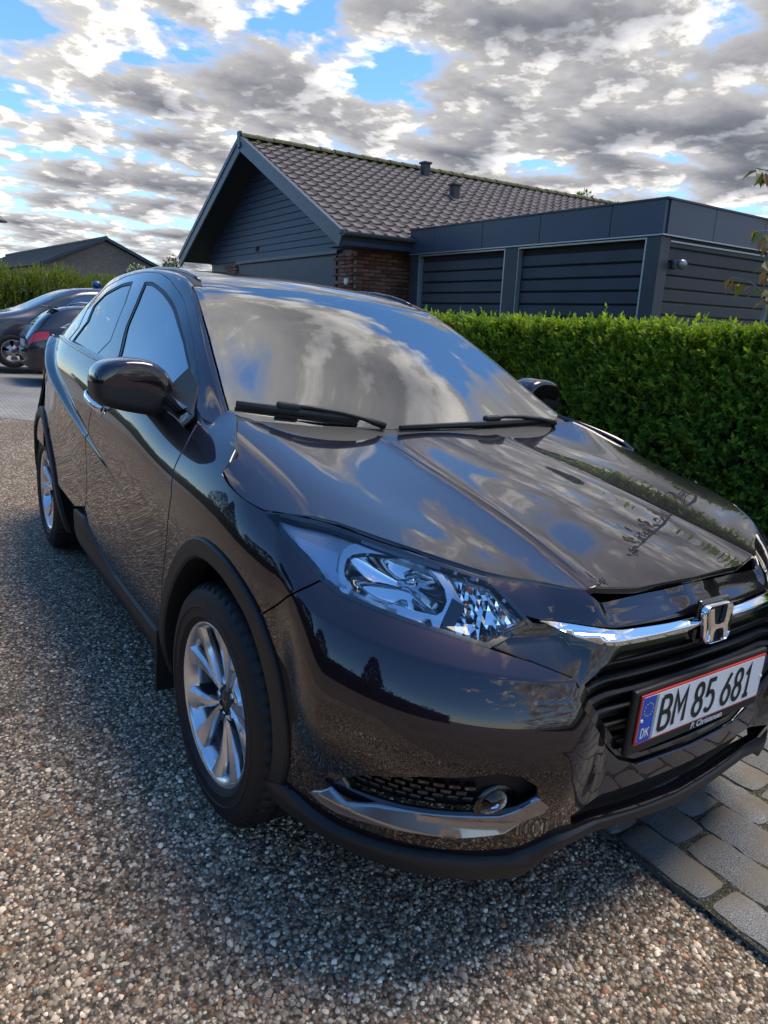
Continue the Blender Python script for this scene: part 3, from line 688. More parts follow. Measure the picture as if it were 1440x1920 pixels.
# ---------------------------------------------------------------- privet hedge
HX0, HX1, HY0, HY1, HTOP = 1.93, 2.85, -1.6, 7.5, 1.475
def hedge_top(y): return HTOP - .004 * (y - 2)
def privet():
    root = thing('hedge', 'clipped dense green privet hedge behind the dark SUV, in front of the garage', 'hedge', (2.4, 3, 0))
    r = np.random.default_rng(21)
    def bulge(y, z): return np.array([.05 * noise.noise(Vector((0, a * 1.6, b * 2.2))) + .025 * noise.noise(Vector((3, a * 5, b * 5))) for a, b in zip(y, z)])
    B, A, Ls, Sz, tn, nl = [], [], [], [], [], []
    def tones(n, lo, hi, br):
        c = lo + (hi - lo) * r.uniform(0, 1, (n, 1)); return c * r.uniform(1 - br, 1 + br, (n, 1))
    dark, mid, young = np.array([.075, .155, .028]), np.array([.185, .29, .034]), np.array([.32, .39, .035])
    P = []
    # front face, dense where the view is close
    n = 15000; y = HY0 + (HY1 - HY0) * r.uniform(0, 1, n)**1.25; z = r.uniform(.02, 1.0, n)**.75 * (hedge_top(y) - .0); dep = np.abs(r.normal(0, .055, n))
    x = HX0 + bulge(y, z) + dep + .02; base = np.stack([x, y, z], 1); ax = np.stack([-np.ones(n), r.normal(0, .5, n), .55 + r.normal(0, .4, n)], 1)
    p = shoots(r, base, ax, 9, r.uniform(.06, .12, n), r.uniform(.036, .052, n)); t = np.repeat(tones(n, dark, mid, .3), 9, 0); P.append((p, t))
    # paler new leaves near the clipped top edge
    n = 6500; y = HY0 + (HY1 - HY0) * r.uniform(0, 1, n)**1.15; z = hedge_top(y) - np.abs(r.normal(0, .20, n)); x = HX0 + bulge(y, z) + r.uniform(-.01, .08, n)
    base = np.stack([x, y, z], 1); ax = np.stack([-.7 + r.normal(0, .3, n), r.normal(0, .4, n), 1.0 + r.normal(0, .3, n)], 1)
    p = shoots(r, base, ax, 9, r.uniform(.06, .11, n), r.uniform(.034, .048, n)); t = np.repeat(tones(n, mid, young, .25), 9, 0); P.append((p, t))
    # flat top with upright young shoots
    n = 8500; y = HY0 + (HY1 - HY0) * r.uniform(0, 1, n)**1.15; x = r.uniform(HX0 + .0, HX1, n); z = hedge_top(y) - r.uniform(.0, .08, n) + np.array([.02 * noise.noise(Vector((a * 3, b * 3, 1))) for a, b in zip(x, y)])
    base = np.stack([x, y, z], 1); ax = np.stack([r.normal(0, .3, n), r.normal(0, .3, n), np.ones(n)], 1); L_ = r.uniform(.05, .09, n) + (r.uniform(0, 1, n) > .9) * r.uniform(.02, .07, n)
    p = shoots(r, base, ax, 9, L_, r.uniform(.026, .038, n), .8); t = np.repeat(tones(n, mid * 1.2, young, .25), 9, 0); P.append((p, t))
    pos, d, up, sz = [np.concatenate([q[0][i] for q in P]) for i in range(4)]; tone = np.concatenate([q[1] for q in P]); tone = tone * r.uniform(.8, 1.2, (len(tone), 1))
    # the nearest large leaves are objects of their own
    dist = np.linalg.norm(pos - CAM, axis=1); px = (pos - CAM); dep = px @ _f; sx = px @ _r / dep * FPX + 720; sy = 960 - px @ _u / dep * FPX
    vis = (sx > 830) & (sx < 1440) & (sy > 560) & (sy < 760) & (pos[:, 0] < HX0 + .03)
    score = np.where(vis, sz / dist, 0); top = np.argsort(-score)[:280]; rest = np.ones(len(pos), bool); rest[top] = False
    o = leaf_cloud('foliage', pos[rest], d[rest], up[rest], sz[rest], tone[rest], root, l=1., w=.5); o['kind'] = 'stuff'; o.matrix_parent_inverse = Matrix.Translation((-2.4, -3, 0))
    V0, F0 = leaf_shape(1, .5); variants = []
    for k in range(6):
        me = mesh('leaf', V0, F0); c = tone[top[k * 40:(k + 1) * 40]].mean(0); at = me.attributes.new('tone', 'FLOAT_COLOR', 'POINT'); at.data.foreach_set('color', np.tile(np.append(c, 1), len(V0)).astype(np.float32)); me.materials.append(LEAF); variants.append(me)
    R = frames(d[top], up[top])
    for i, k in enumerate(top):
        q = link('leaf', variants[min(i // 47, 5)], None, root); q.matrix_world = Matrix.Translation(Vector(pos[k]) - Vector((2.4, 3, 0))) @ Matrix(R[i].tolist()).to_4x4() @ Matrix.Scale(float(sz[k]), 4)
    # solid dark core added inside the leaves to block light, no modelled twigs
    V, F = [], []; ny, nz = 60, 8
    for i in range(ny + 1):
        y = HY0 + (HY1 - HY0) * i / ny
        for j in range(nz + 1):
            z = (hedge_top(y) - .07) * j / nz; V.append((HX0 + .13 + .03 * noise.noise(Vector((y * 2, z * 2, 5))), y, z))
        for j in range(3): V.append((HX0 + .2 + (HX1 - HX0 - .3) * (j + 1) / 3, y, hedge_top(y) - .07))
        V.append((HX1 - .08, y, 0))
    k = nz + 5
    for i in range(ny):
        for j in range(k - 1): F.append((i * k + j, i * k + j + 1, (i + 1) * k + j + 1, (i + 1) * k + j))
    F += [tuple(range(k)), tuple(ny * k + j for j in range(k))[::-1]]
    o = link('blocking_core', mesh('blocking_core', V, F), pmat('twigs', (.022, .02, .012), .95, bump=(30, 1, .05)), root); o.matrix_parent_inverse = Matrix.Translation((-2.4, -3, 0))
privet()

# ---------------------------------------------------------------- flat-roofed double garage
SLATE = pmat('anthracite_paint', (.022, .030, .046), .42, var=(1.5, .12), bump=(60, .08, .003))
SLATE2 = pmat('anthracite_panel', (.031, .047, .080), .38, var=(.8, .08))
BOARD = pmat('dark_boards', (.022, .026, .035), .55, var=(2.2, .22), bump=(25, .2, .004))
DOORP = pmat('door_boards', (.021, .029, .046), .5, var=(1.8, .2), bump=(40, .15, .004))
GAP = pmat('joint_shadow', (.006, .006, .007), .8)
METAL = pmat('pale_metal_edge', (.36, .38, .41), .35, .6)
def bxo(name, lo, hi, mat, parent, bevel=0):
    lo, hi = np.array(lo, float), np.array(hi, float); return link(name, box_mesh(name, tuple((lo + hi) / 2), tuple(hi - lo), bevel), mat, parent)
def garage():
    g = thing('garage', 'flat-roofed dark grey double garage behind the hedge, with deep metal roof band', 'garage', plumb(7.686, 5.556), plumb_rot(1.5939 - PI / 2))
    # local axes: x into the building, y along the front, z up; corner at the origin
    L_, D = 4.95, 6.2
    bxo('wall', (.135, .064, 0), (D, L_ - .06, 2.36), BOARD, g)
    bxo('roof', (.05, .05, 2.36), (D - .05, L_ - .05, 2.70), pmat('roof_felt', (.05, .05, .05), .9), g)
    cuts = [-.02, .749, 1.946, 3.122, 4.292, L_]
    for a, b in zip(cuts, cuts[1:]): bxo('fascia_panel', (-.035, a + .004, 2.372), (.03, b - .004, 2.752), SLATE2, g, .003)
    cuts = [.032, 1.02, 2.25, 3.5, 4.8, D]
    for a, b in zip(cuts, cuts[1:]): bxo('fascia_panel', (a + .004, -.035, 2.372), (b - .004, .03, 2.752), SLATE2, g, .003)
    bxo('roof_edge', (-.05, -.05, 2.753), (D, .06, 2.775), SLATE, g); bxo('roof_edge', (-.05, .062, 2.753), (.06, L_ + .02, 2.775), SLATE, g)
    bxo('drip_edge', (-.045, -.045, 2.355), (D, -.012, 2.370), METAL, g); bxo('drip_edge', (-.045, -.010, 2.355), (-.012, L_, 2.370), METAL, g)
    for y0, y1 in ((.0, .20), (2.36, 2.62), (4.72, L_)): bxo('corner_post', (-.012, y0, 0), (.055, y1, 2.354), SLATE, g, .004)
    for y0, y1 in ((.225, 2.345), (2.645, 4.695)):
        dr = bxo('garage_door', (.10, y0, 0), (.13, y1, 2.30), GAP, g)
        z = .02
        while z < 2.25:
            bxo('door_panel', (.070, y0 + .012, z), (.102, y1 - .012, min(z + .148, 2.29)), DOORP, dr, .010); z += .172
        bxo('door_frame', (-.004, y0 - .022, 0), (.09, y0, 2.325), METAL, dr); bxo('door_frame', (-.004, y1, 0), (.09, y1 + .022, 2.325), METAL, dr)
        bxo('door_frame', (-.004, y0 - .022, 2.3255), (.09, y1 + .022, 2.345), METAL, dr)
    z = .03
    while z < 2.27: bxo('board', (.21, .028, z), (D - .1, .062, z + .138), BOARD, g, .010); z += .158
    bxo('corner_post', (.056, .012, 0), (.20, .058, 2.354), SLATE, g, .004)
    bxo('trim_strip', (.20, .008, 2.300), (2.43, .04, 2.318), METAL, g)
    lamp = thing('wall_lamp', 'round grey wall lamp on the boarded end wall of the garage', 'lamp', plumb(7.686 + .33, 5.556 - .0, 2.05), plumb_rot(1.5939 - PI / 2))
    bm = bmesh.new(); add_box(bm, (0, .02, .0), (.10, .04, .10), bevel=.01); link('back_plate', bm_mesh(bm, 'back_plate'), SLATE, lamp)
    V, F = lathe([(.0, -.05), (.035, -.05), (.055, -.02), (.06, .03), (.05, .05), (0, .055)], 20); link('lamp_head', mesh('lamp_head', [(a, b - .08, c) for a, b, c in V], F, True), pmat('lamp_grey', (.25, .26, .28), .35, .6), lamp)
garage()

# ---------------------------------------------------------------- house with tiled roof
BRICKM = []
for i, c in enumerate(((.16, .065, .042), (.20, .085, .055), (.115, .05, .036), (.23, .115, .08))): BRICKM.append(pmat('brick_%s' % 'abcd'[i], c, .85, var=(18, .25), bump=(70, .5, .004)))
MORTAR = pmat('mortar', (.30, .28, .25), .95, bump=(120, .4, .003))
PAINT = pmat('blue_black_boards', (.018, .033, .064), .5, var=(3, .18), bump=(30, .15, .004))
BARGE = pmat('barge_paint', (.042, .062, .098), .45, var=(2, .1))
TILE = pmat('concrete_tile', (.150, .118, .104), .8, var=(5, .32), bump=(60, .3, .004))
MOSS = pmat('mossy_tile', (.085, .080, .035), .9, var=(7, .6), bump=(50, .6, .01))
def tile_mesh(w, l):
    """pantile: roll on the left, shallow pan, thick lower edge; x across, y up the slope, z out"""
    xs = np.linspace(0, 1, 9); zf = lambda t: .046 * math.exp(-((t - .16) / .13)**2) + .012 * math.exp(-((t - 1.0) / .12)**2)
    V = [(t * w, 0, zf(t)) for t in xs] + [(t * w, l, zf(t) - .030) for t in xs] + [(t * w, 0, zf(t) - .038) for t in xs]
    n = len(xs); F = []
    for i in range(n - 1): F += [(i, i + 1, n + i + 1, n + i), (2 * n + i, 2 * n + i + 1, i + 1, i)]
    return mesh('roof_tile', V, F)
def house():
    th = 1.5577; Hx, Hy = 6.136, 10.455; W, LR, EV, RG = 8.407, 11.6, 2.6125, 4.6977
    h = thing('brick_house', 'brick bungalow with brown tiled gable roof and dark boarded gable, left of the garage', 'house', plumb(Hx, Hy), plumb_rot(th - PI / 2))
    # local: x along the ridge, y along the gable, z up; near eave corner at the origin
    rise = RG - EV; sl = math.hypot(W / 2, rise); ang = math.atan2(rise, W / 2)
    e1 = Vector((0, math.cos(ang), math.sin(ang))); nn = Vector((0, -math.sin(ang), math.cos(ang)))
    O = Vector((0, 0, EV))
    # wall shell
    bxo('wall', (.62, .60, 0), (LR - .3, W - .6, EV - .02), MORTAR, h)
    # underlay planes
    V = []
    for x in (.03, LR):
        V += [Vector((x, -.0, EV - .05)), Vector((x, W / 2, RG - .05)), Vector((x, W + .0, EV - .05)), Vector((x, W, EV - .12)), Vector((x, W / 2, RG - .15)), Vector((x, 0, EV - .12))]
    F = [(i, (i + 1) % 6, 6 + (i + 1) % 6, 6 + i) for i in range(6)] + [(0, 1, 4, 5), (1, 2, 3, 4)[::1], (6, 7, 10, 11), (7, 8, 9, 10)]
    bm = bmesh.new(); vs = [bm.verts.new(v) for v in V]; [bm.faces.new([vs[i] for i in f]) for f in F]; bmesh.ops.recalc_face_normals(bm, faces=bm.faces)
    rf = link('roof', bm_mesh(bm, 'roof'), pmat('soffit', (.018, .02, .026), .7), h)
    # tiles on the near slope, row by row
    tw, rows = .255, 17; tl = sl / rows; T = tile_mesh(tw * 1.03, tl * 1.10); T.materials.append(TILE)
    Tm = T.copy(); Tm.materials.clear(); Tm.materials.append(MOSS)
    B = Matrix((Vector((1, 0, 0)), e1, nn)).transposed(); r = np.random.default_rng(8); rest = []
    for j in range(rows):
        for i in range(int(LR / tw)):
            p = O + Vector((i * tw + .02, 0, 0)) + e1 * (j * tl - .02) + nn * (.012 + r.uniform(0, .006))
            if i < 16: 
                o = link('roof_tile', Tm if (j == rows - 1 and r.random() < .6) else T, None, rf); o.location = p; o.rotation_euler = (B @ Matrix.Rotation(r.uniform(-.008, .008), 3, 'Z')).to_euler()
            else: rest.append(p)
    V, F = join([([B @ v.co + p for v in T.vertices], [tuple(q.vertices) for q in T.polygons]) for p in rest])
    o = link('roof_tiles', mesh('roof_tiles', V, F), TILE, rf); o['kind'] = 'stuff'
    # far slope only shows its verge
    e2 = Vector((0, -math.cos(ang), math.sin(ang))); n2 = Vector((0, math.sin(ang), math.cos(ang))); B2 = Matrix((Vector((-1, 0, 0)), e2, n2)).transposed()
    for j in range(rows):
        for i in range(2):
            o = link('roof_tile', Tm if i == 0 else T, None, rf); o.location = Vector((i * tw + .02 + tw, W, EV)) + e2 * (j * tl - .02) + n2 * .014; o.rotation_euler = B2.to_euler()
    # ridge
    V, F = [], []
    for k in range(7):
        a = PI * k / 6
        for x, s in ((0, 1.08), (.40, .92)): V.append((x, math.cos(a) * .125 * s, math.sin(a) * .095 * s - .02))
    for k in range(7):
        a = PI * k / 6; V.append((0, math.cos(a) * .10, math.sin(a) * .07 - .02))
    for k in range(6): F += [(2 * k, 2 * k + 1, 2 * k + 3, 2 * k + 2), (14 + k, 2 * k, 2 * k + 2, 15 + k)]
    RT = mesh('ridge_tile', V, F, False); RT.materials.append(MOSS)
    for i in range(int(LR / .36)):
        o = link('ridge_tile', RT, None, rf); o.location = (i * .36 - .02, W / 2, RG + .015); o.rotation_euler = (0, r.uniform(-.02, .02), r.uniform(-.03, .03))
    # verge boards with stepped cap pieces
    def slope_board(name, x0, x1, t0, t1, off, thick, near, mat, par=h):
        e, n_, o0 = (e1, nn, Vector((0, 0, EV))) if near else (e2, n2, Vector((0, W, EV)))
        bm = bmesh.new(); vs = []
        for x in (x0, x1):
            for t, q in ((t0, off), (t1, off), (t1, off - thick), (t0, off - thick)): vs.append(bm.verts.new(o0 + Vector((x, 0, 0)) + e * t + n_ * q))
        for f in ((0, 1, 2, 3), (7, 6, 5, 4), (0, 4, 5, 1), (1, 5, 6, 2), (2, 6, 7, 3), (3, 7, 4, 0)): bm.faces.new([vs[i] for i in f])
        bmesh.ops.recalc_face_normals(bm, faces=bm.faces); return link(name, bm_mesh(bm, name), mat, par)
    for near in (True, False):
        slope_board('barge_board', -.03, .012, -.06, sl - .03, -.035, .19, near, BARGE)
        for j in range(rows): slope_board('verge_cap', -.05, .02, j * tl - .03, (j + 1) * tl - .035, .042, .085, near, BARGE)
        slope_board('soffit_board', .012, .60, 0.02, sl - .08, -.13, .02, near, pmat('soffit_boards', (.02, .023, .03), .7))
    bxo('ridge_cap', (-.06, W / 2 - .07, RG - .19), (.0, W / 2 + .07, RG + .11), BARGE, h, .01)
    # boarded gable, recessed under the verge
    z = 2.44; gx = .58
    while z < RG - .35:
        zz = z + .125; y0 = (z - EV + .12) / rise * W / 2; y0 = max(y0, .62); y1 = W - y0
        bm = bmesh.new(); yt0 = max((zz - EV + .12) / rise * W / 2, .62)
        pts = [(gx, y0, z), (gx, W - y0, z), (gx, W - yt0, zz), (gx, yt0, zz)]
        f = [bm.verts.new((a - (.018 if i < 2 else .0), b, c)) for i, (a, b, c) in enumerate(pts)]; g = [bm.verts.new((a + .03, b, c)) for a, b, c in pts]
        bm.faces.new(f); [bm.faces.new((f[i], g[i], g[(i + 1) % 4], f[(i + 1) % 4])) for i in range(4)]; bmesh.ops.recalc_face_normals(bm, faces=bm.faces)
        link('gable_board', bm_mesh(bm, 'gable_board'), PAINT, h); z += .133
    bxo('gable_wall', (gx + .032, .62, 2.2), (gx + .05, W - .62, EV + .1), PAINT, h)
    bm = bmesh.new(); f = [bm.verts.new(v) for v in ((gx + .06, .62, EV - .05), (gx + .06, W - .62, EV - .05), (gx + .06, W / 2, RG - .18))]; bm.faces.new(f); link('gable_backing', bm_mesh(bm, 'gable_backing'), PAINT, h)
    bxo('vent_hole', (gx - .03, 4.70, 2.60), (gx - .012, 4.82, 2.70), pmat('vent_dark', (.006, .006, .007), .8), h)
    bxo('lintel', (gx - .05, 1.12, 2.375), (gx + .0, 5.95, 2.435), BARGE, h)
    gdr = bxo('garage_door', (gx + .02, 1.2, 0), (gx + .05, 5.9, 2.37), PAINT, h)
    for k in range(4): bxo('door_panel', (gx, 1.22, .02 + k * .585), (gx + .02, 5.88, .02 + k * .585 + .57), PAINT, gdr, .004)
    # brickwork: piers beside the door and the long wall under the eave
    bw, bh, j = .228, .054, .012; BR = box_mesh('brick', (0, 0, 0), (bw, .10, bh), .002); BR.materials.append(None) if 0 else None
    MS = []
    for m_ in BRICKM: me = BR.copy(); me.materials.append(m_); MS.append(me)
    HB = box_mesh('brick', (0, 0, 0), (.108, .10, bh), .002); HM = []
    for m_ in BRICKM: me = HB.copy(); me.materials.append(m_); HM.append(me)
    wl = bxo('side_wall', (.60, .56, 0), (6.0, .62, EV - .13), MORTAR, h)
    cnt = 0
    for row in range(8, int((EV - .15) / (bh + j))):
        x = .50 + (row % 2) * .12; z = row * (bh + j) + .03
        while x < 2.6:
            o = link('brick', MS[r.integers(0, 4)], None, wl); o.location = (x + bw / 2, .545 + r.uniform(-.003, .003), z); x += bw + j; cnt += 1
    V, F = [], []
    items = []
    for row in range(0, int((EV - .15) / (bh + j))):
        z = row * (bh + j) + .03
        if row < 8:
            x = .50 + (row % 2) * .12
            while x < 2.6: items.append((x + bw / 2, .545, z)); x += bw + j
    bv = [(v.co.x, v.co.y, v.co.z) for v in BR.vertices]; bf = [tuple(p.vertices) for p in BR.polygons]
    V, F = join([([(a + px_, b + py_, c + pz_) for a, b, c in bv], bf) for px_, py_, pz_ in items]); o = link('bricks', mesh('bricks', V, F), BRICKM[0], wl); o['kind'] = 'stuff'
    for y0, y1 in ((.56, 1.12), (5.97, 6.60)):
        pr = bxo('pier', (.62, y0, 0), (.70, y1, 2.37), MORTAR, h)
        for row in range(10, 36):
            z = row * (bh + j) + .03; y = y0 + (row % 2) * .06
            while y < y1 - .05:
                o = link('brick', MS[r.integers(0, 4)], None, pr); o.location = (.60, y + bw / 2, z); o.rotation_euler = (0, 0, PI / 2); y += bw + j
    bxo('eave_board', (.0, .02, EV - .20), (LR, .05, EV - .03), PAINT, h); bxo('eave_soffit', (.05, .05, EV - .21), (LR, .60, EV - .19), PAINT, h)
    # gutter: open half round along the near eave
    V, F = [], []
    for i, x in enumerate((-.02, LR)):
        for k in range(9): a = PI + PI * k / 8; V.append((x, -.055 + .062 * math.cos(a), EV + .0 + .062 * math.sin(a)))
        for k in range(9): a = PI + PI * k / 8; V.append((x, -.055 + .056 * math.cos(a), EV + .0 + .056 * math.sin(a)))
    for k in range(8): F += [(k, k + 1, 18 + k + 1, 18 + k), (9 + k + 1, 9 + k, 27 + k, 27 + k + 1)]
    F += [(0, 9, 27, 18)[::-1], (8, 17, 35, 26), tuple(list(range(9)) + list(range(17, 8, -1)))]
    link('gutter', mesh('gutter', V, F), pmat('zinc_gutter', (.25, .27, .30), .35, .7), h)
    # two roof vents
    for x, y in ((4.33, 3.78), (4.24, 2.52)):
        p = O + Vector((x, 0, 0)) + e1 * (y / math.cos(ang))
        bm = bmesh.new(); add_box(bm, (0, 0, .12), (.17, .17, .26), bevel=.01); add_box(bm, (0, 0, .275), (.23, .23, .05), bevel=.015); add_box(bm, (0, -.02, .01), (.34, .42, .025), Matrix.Rotation(ang, 3, 'X'), bevel=.005)
        o = link('roof_vent', bm_mesh(bm, 'roof_vent'), pmat('vent_grey', (.035, .037, .042), .5), rf); o.location = p
    # outdoor tap lamp on the pier
    V, F = lathe([(0, 0), (.03, 0), (.045, .03), (.045, .09), (.03, .11), (0, .11)], 16); lp = thing('porch_lamp', 'small white lamp on the brick pier beside the wide garage door', 'lamp', plumb(Hx + .53, Hy + .72, 1.83), plumb_rot(th - PI / 2))
    link('lamp_shade', mesh('lamp_shade', [(b * 1.0, c * 1.0, a) for a, b, c in V], F, True), pmat('opal_glass', (.75, .75, .73), .3), lp); link('lamp_bracket', box_mesh('lamp_bracket', (.045, 0, .04), (.06, .025, .025)), METAL, lp)
house()

# ---------------------------------------------------------------- low brick building far up the road
def far_building():
    ap = np.array((9.6, 40.9)); 
    g = np.array((.985, .10)); g /= np.linalg.norm(g); rdir = np.array((-.36, -.0)); rdir = np.array((-g[1] * -1, g[0])) ; 
    b = thing('brick_building', 'low brick building with grey tiled gable roof behind the tall hedge', 'building', plumb(*ap, 1.0), plumb_rot(math.atan2(g[1], g[0])))
    # local: x along the gable, y away along the ridge
    W, LR, EV, RG = 6.4, 22, 2.35, 3.78
    bm = bmesh.new(); f = [bm.verts.new(v) for v in ((-W / 2 + .15, .2, 0), (W / 2 - .15, .2, 0), (W / 2 - .15, .2, EV), (0, .2, RG - .08), (-W / 2 + .15, .2, EV))]; q = [bm.verts.new((v.co.x, LR, v.co.z)) for v in f]
    bm.faces.new(f); bm.faces.new(q[::-1]); [bm.faces.new((f[i], f[(i + 1) % 5], q[(i + 1) % 5], q[i])) for i in range(5)]; bmesh.ops.recalc_face_normals(bm, faces=bm.faces)
    m, nt, bs = new_mat('far_brick'); N = nt.nodes.new; L = nt.links.new; tc = N('ShaderNodeTexCoord'); mp = N('ShaderNodeMapping'); mp.inputs['Rotation'].default_value = (PI / 2, 0, 0); L(tc.outputs['Object'], mp.inputs[0])
    br = N('ShaderNodeTexBrick'); br.inputs['Scale'].default_value = 4.2; br.inputs['Color1'].default_value = (.17, .12, .10, 1); br.inputs['Color2'].default_value = (.10, .075, .07, 1); br.inputs['Mortar'].default_value = (.26, .24, .22, 1); br.inputs['Mortar Size'].default_value = .02; L(mp.outputs[0], br.inputs[0]); L(br.outputs[0], bs.inputs['Base Color']); bs.inputs['Roughness'].default_value = .9
    link('wall', bm_mesh(bm, 'wall'), m, b)
    rt = pmat('far_tiles', (.075, .070, .072), .8, var=(2, .2)); V, F = [], []
    for s in (-1, 1):
        rows = 14
        for k in range(rows):
            t0, t1 = k / rows, (k + 1) / rows; x0, z0 = s * (W / 2 + .15) * (1 - t0), EV - .05 + (RG - EV + .05) * t0 + .05; x1, z1 = s * (W / 2 + .15) * (1 - t1), EV - .05 + (RG - EV + .05) * t1
            o = len(V); V += [(x0, 0, z0), (x0, LR, z0), (x1, LR, z1), (x1, 0, z1), (x0, 0, z0 - .06), (x0, LR, z0 - .06)]; F += [(o, o + 1, o + 2, o + 3), (o, o + 4, o + 5, o + 1)]
    ro = link('roof', mesh('roof', V, F), rt, b)
    for s in (-1, 1):
        bm = bmesh.new(); f = [bm.verts.new(v) for v in ((s * (W / 2 + .18), -.03, EV - .12), (0, -.03, RG - .05), (0, -.03, RG + .12), (s * (W / 2 + .18), -.03, EV + .05))]; q = [bm.verts.new((v.co.x, .03, v.co.z)) for v in f]; bm.faces.new(f); [bm.faces.new((f[i], f[(i + 1) % 4], q[(i + 1) % 4], q[i])) for i in range(4)]; bmesh.ops.recalc_face_normals(bm, faces=bm.faces); link('barge_board', bm_mesh(bm, 'barge_board'), PAINT, b)
    V, F = tube([(0, -.05, RG + .06), (0, LR, RG + .06)], .1, 8); link('ridge', mesh('ridge', V, F), rt, ro)
    h = thing('distant_house', 'pale grey gable of a distant house, just right of the low brick building', 'house', plumb(14.3, 54), plumb_rot(.3))
    bm = bmesh.new(); f = [bm.verts.new(v) for v in ((-3, 0, 0), (3, 0, 0), (3, 0, 2.7), (0, 0, 4.7), (-3, 0, 2.7))]; q = [bm.verts.new((v.co.x, 8, v.co.z)) for v in f]; bm.faces.new(f); bm.faces.new(q[::-1]); [bm.faces.new((f[i], f[(i + 1) % 5], q[(i + 1) % 5], q[i])) for i in range(5)]; bmesh.ops.recalc_face_normals(bm, faces=bm.faces); link('wall', bm_mesh(bm, 'wall'), pmat('grey_render', (.30, .31, .30), .9, var=(2, .15)), h)
    V = [(-3.3, -.2, 2.55), (0, -.2, 4.85), (3.3, -.2, 2.55), (-3.3, 8.2, 2.55), (0, 8.2, 4.85), (3.3, 8.2, 2.55)]; V += [(a, b, c - .12) for a, b, c in V]; F = [(0, 1, 4, 3), (1, 2, 5, 4), (6, 7, 10, 9)[::-1], (7, 8, 11, 10)[::-1], (0, 6, 7, 1), (1, 7, 8, 2), (0, 3, 9, 6), (2, 8, 11, 5)]; link('roof', mesh('roof', V, F), rt, h)
far_building()

# ---------------------------------------------------------------- tall hedge behind the parked cars
def tall_hedge():
    root = thing('hedge', 'tall loose yellow-green hedge behind the two parked cars on the left', 'hedge', (5, 26, 0)); r = np.random.default_rng(4)
    a, b = np.array((-3., 24.0)), np.array((13., 29.5)); n = 8000; t = r.uniform(0, 1, n); dirn = (b - a) / np.linalg.norm(b - a); nrm_ = np.array((dirn[1], -dirn[0]))
    top = np.array([2.25 + .28 * noise.noise(Vector((x * 9, 0, 2))) + .18 * noise.noise(Vector((x * 31, 4, 2))) for x in t]); z = r.uniform(.1, 1, n)**.7 * top
    p = a + (b - a) * t[:, None] + nrm_ * (r.normal(0, .22, n) + .2)[:, None]; base = np.stack([p[:, 0], p[:, 1], z], 1); ax = np.stack([r.normal(0, .28, n), r.normal(0, .28, n), np.ones(n)], 1)
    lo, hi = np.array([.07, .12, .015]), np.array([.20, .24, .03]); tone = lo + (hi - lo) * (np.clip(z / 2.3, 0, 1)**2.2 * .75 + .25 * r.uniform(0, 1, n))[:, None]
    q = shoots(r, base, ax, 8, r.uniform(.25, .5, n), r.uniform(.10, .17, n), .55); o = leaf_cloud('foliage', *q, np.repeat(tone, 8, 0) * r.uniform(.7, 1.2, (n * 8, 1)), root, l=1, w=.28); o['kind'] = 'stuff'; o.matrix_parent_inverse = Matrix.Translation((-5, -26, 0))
    nx = nrm_ * .25; V = []
    for s, zz in ((-1, 0), (-1, 1.75), (1, 1.75), (1, 0)):
        for e in (a, b): V.append((e[0] - nx[0] * s * .6, e[1] - nx[1] * s * .6, zz))
    o = link('blocking_core', mesh('blocking_core', V, [(0, 1, 3, 2), (2, 3, 5, 4), (4, 5, 7, 6), (0, 2, 4, 6), (1, 7, 5, 3)]), pmat('core_far', (.04, .045, .015), .95, bump=(12, 1, .1)), root); o.matrix_parent_inverse = Matrix.Translation((-5, -26, 0))  # plain dark box added as a core, keeps light from passing the leaves
tall_hedge()

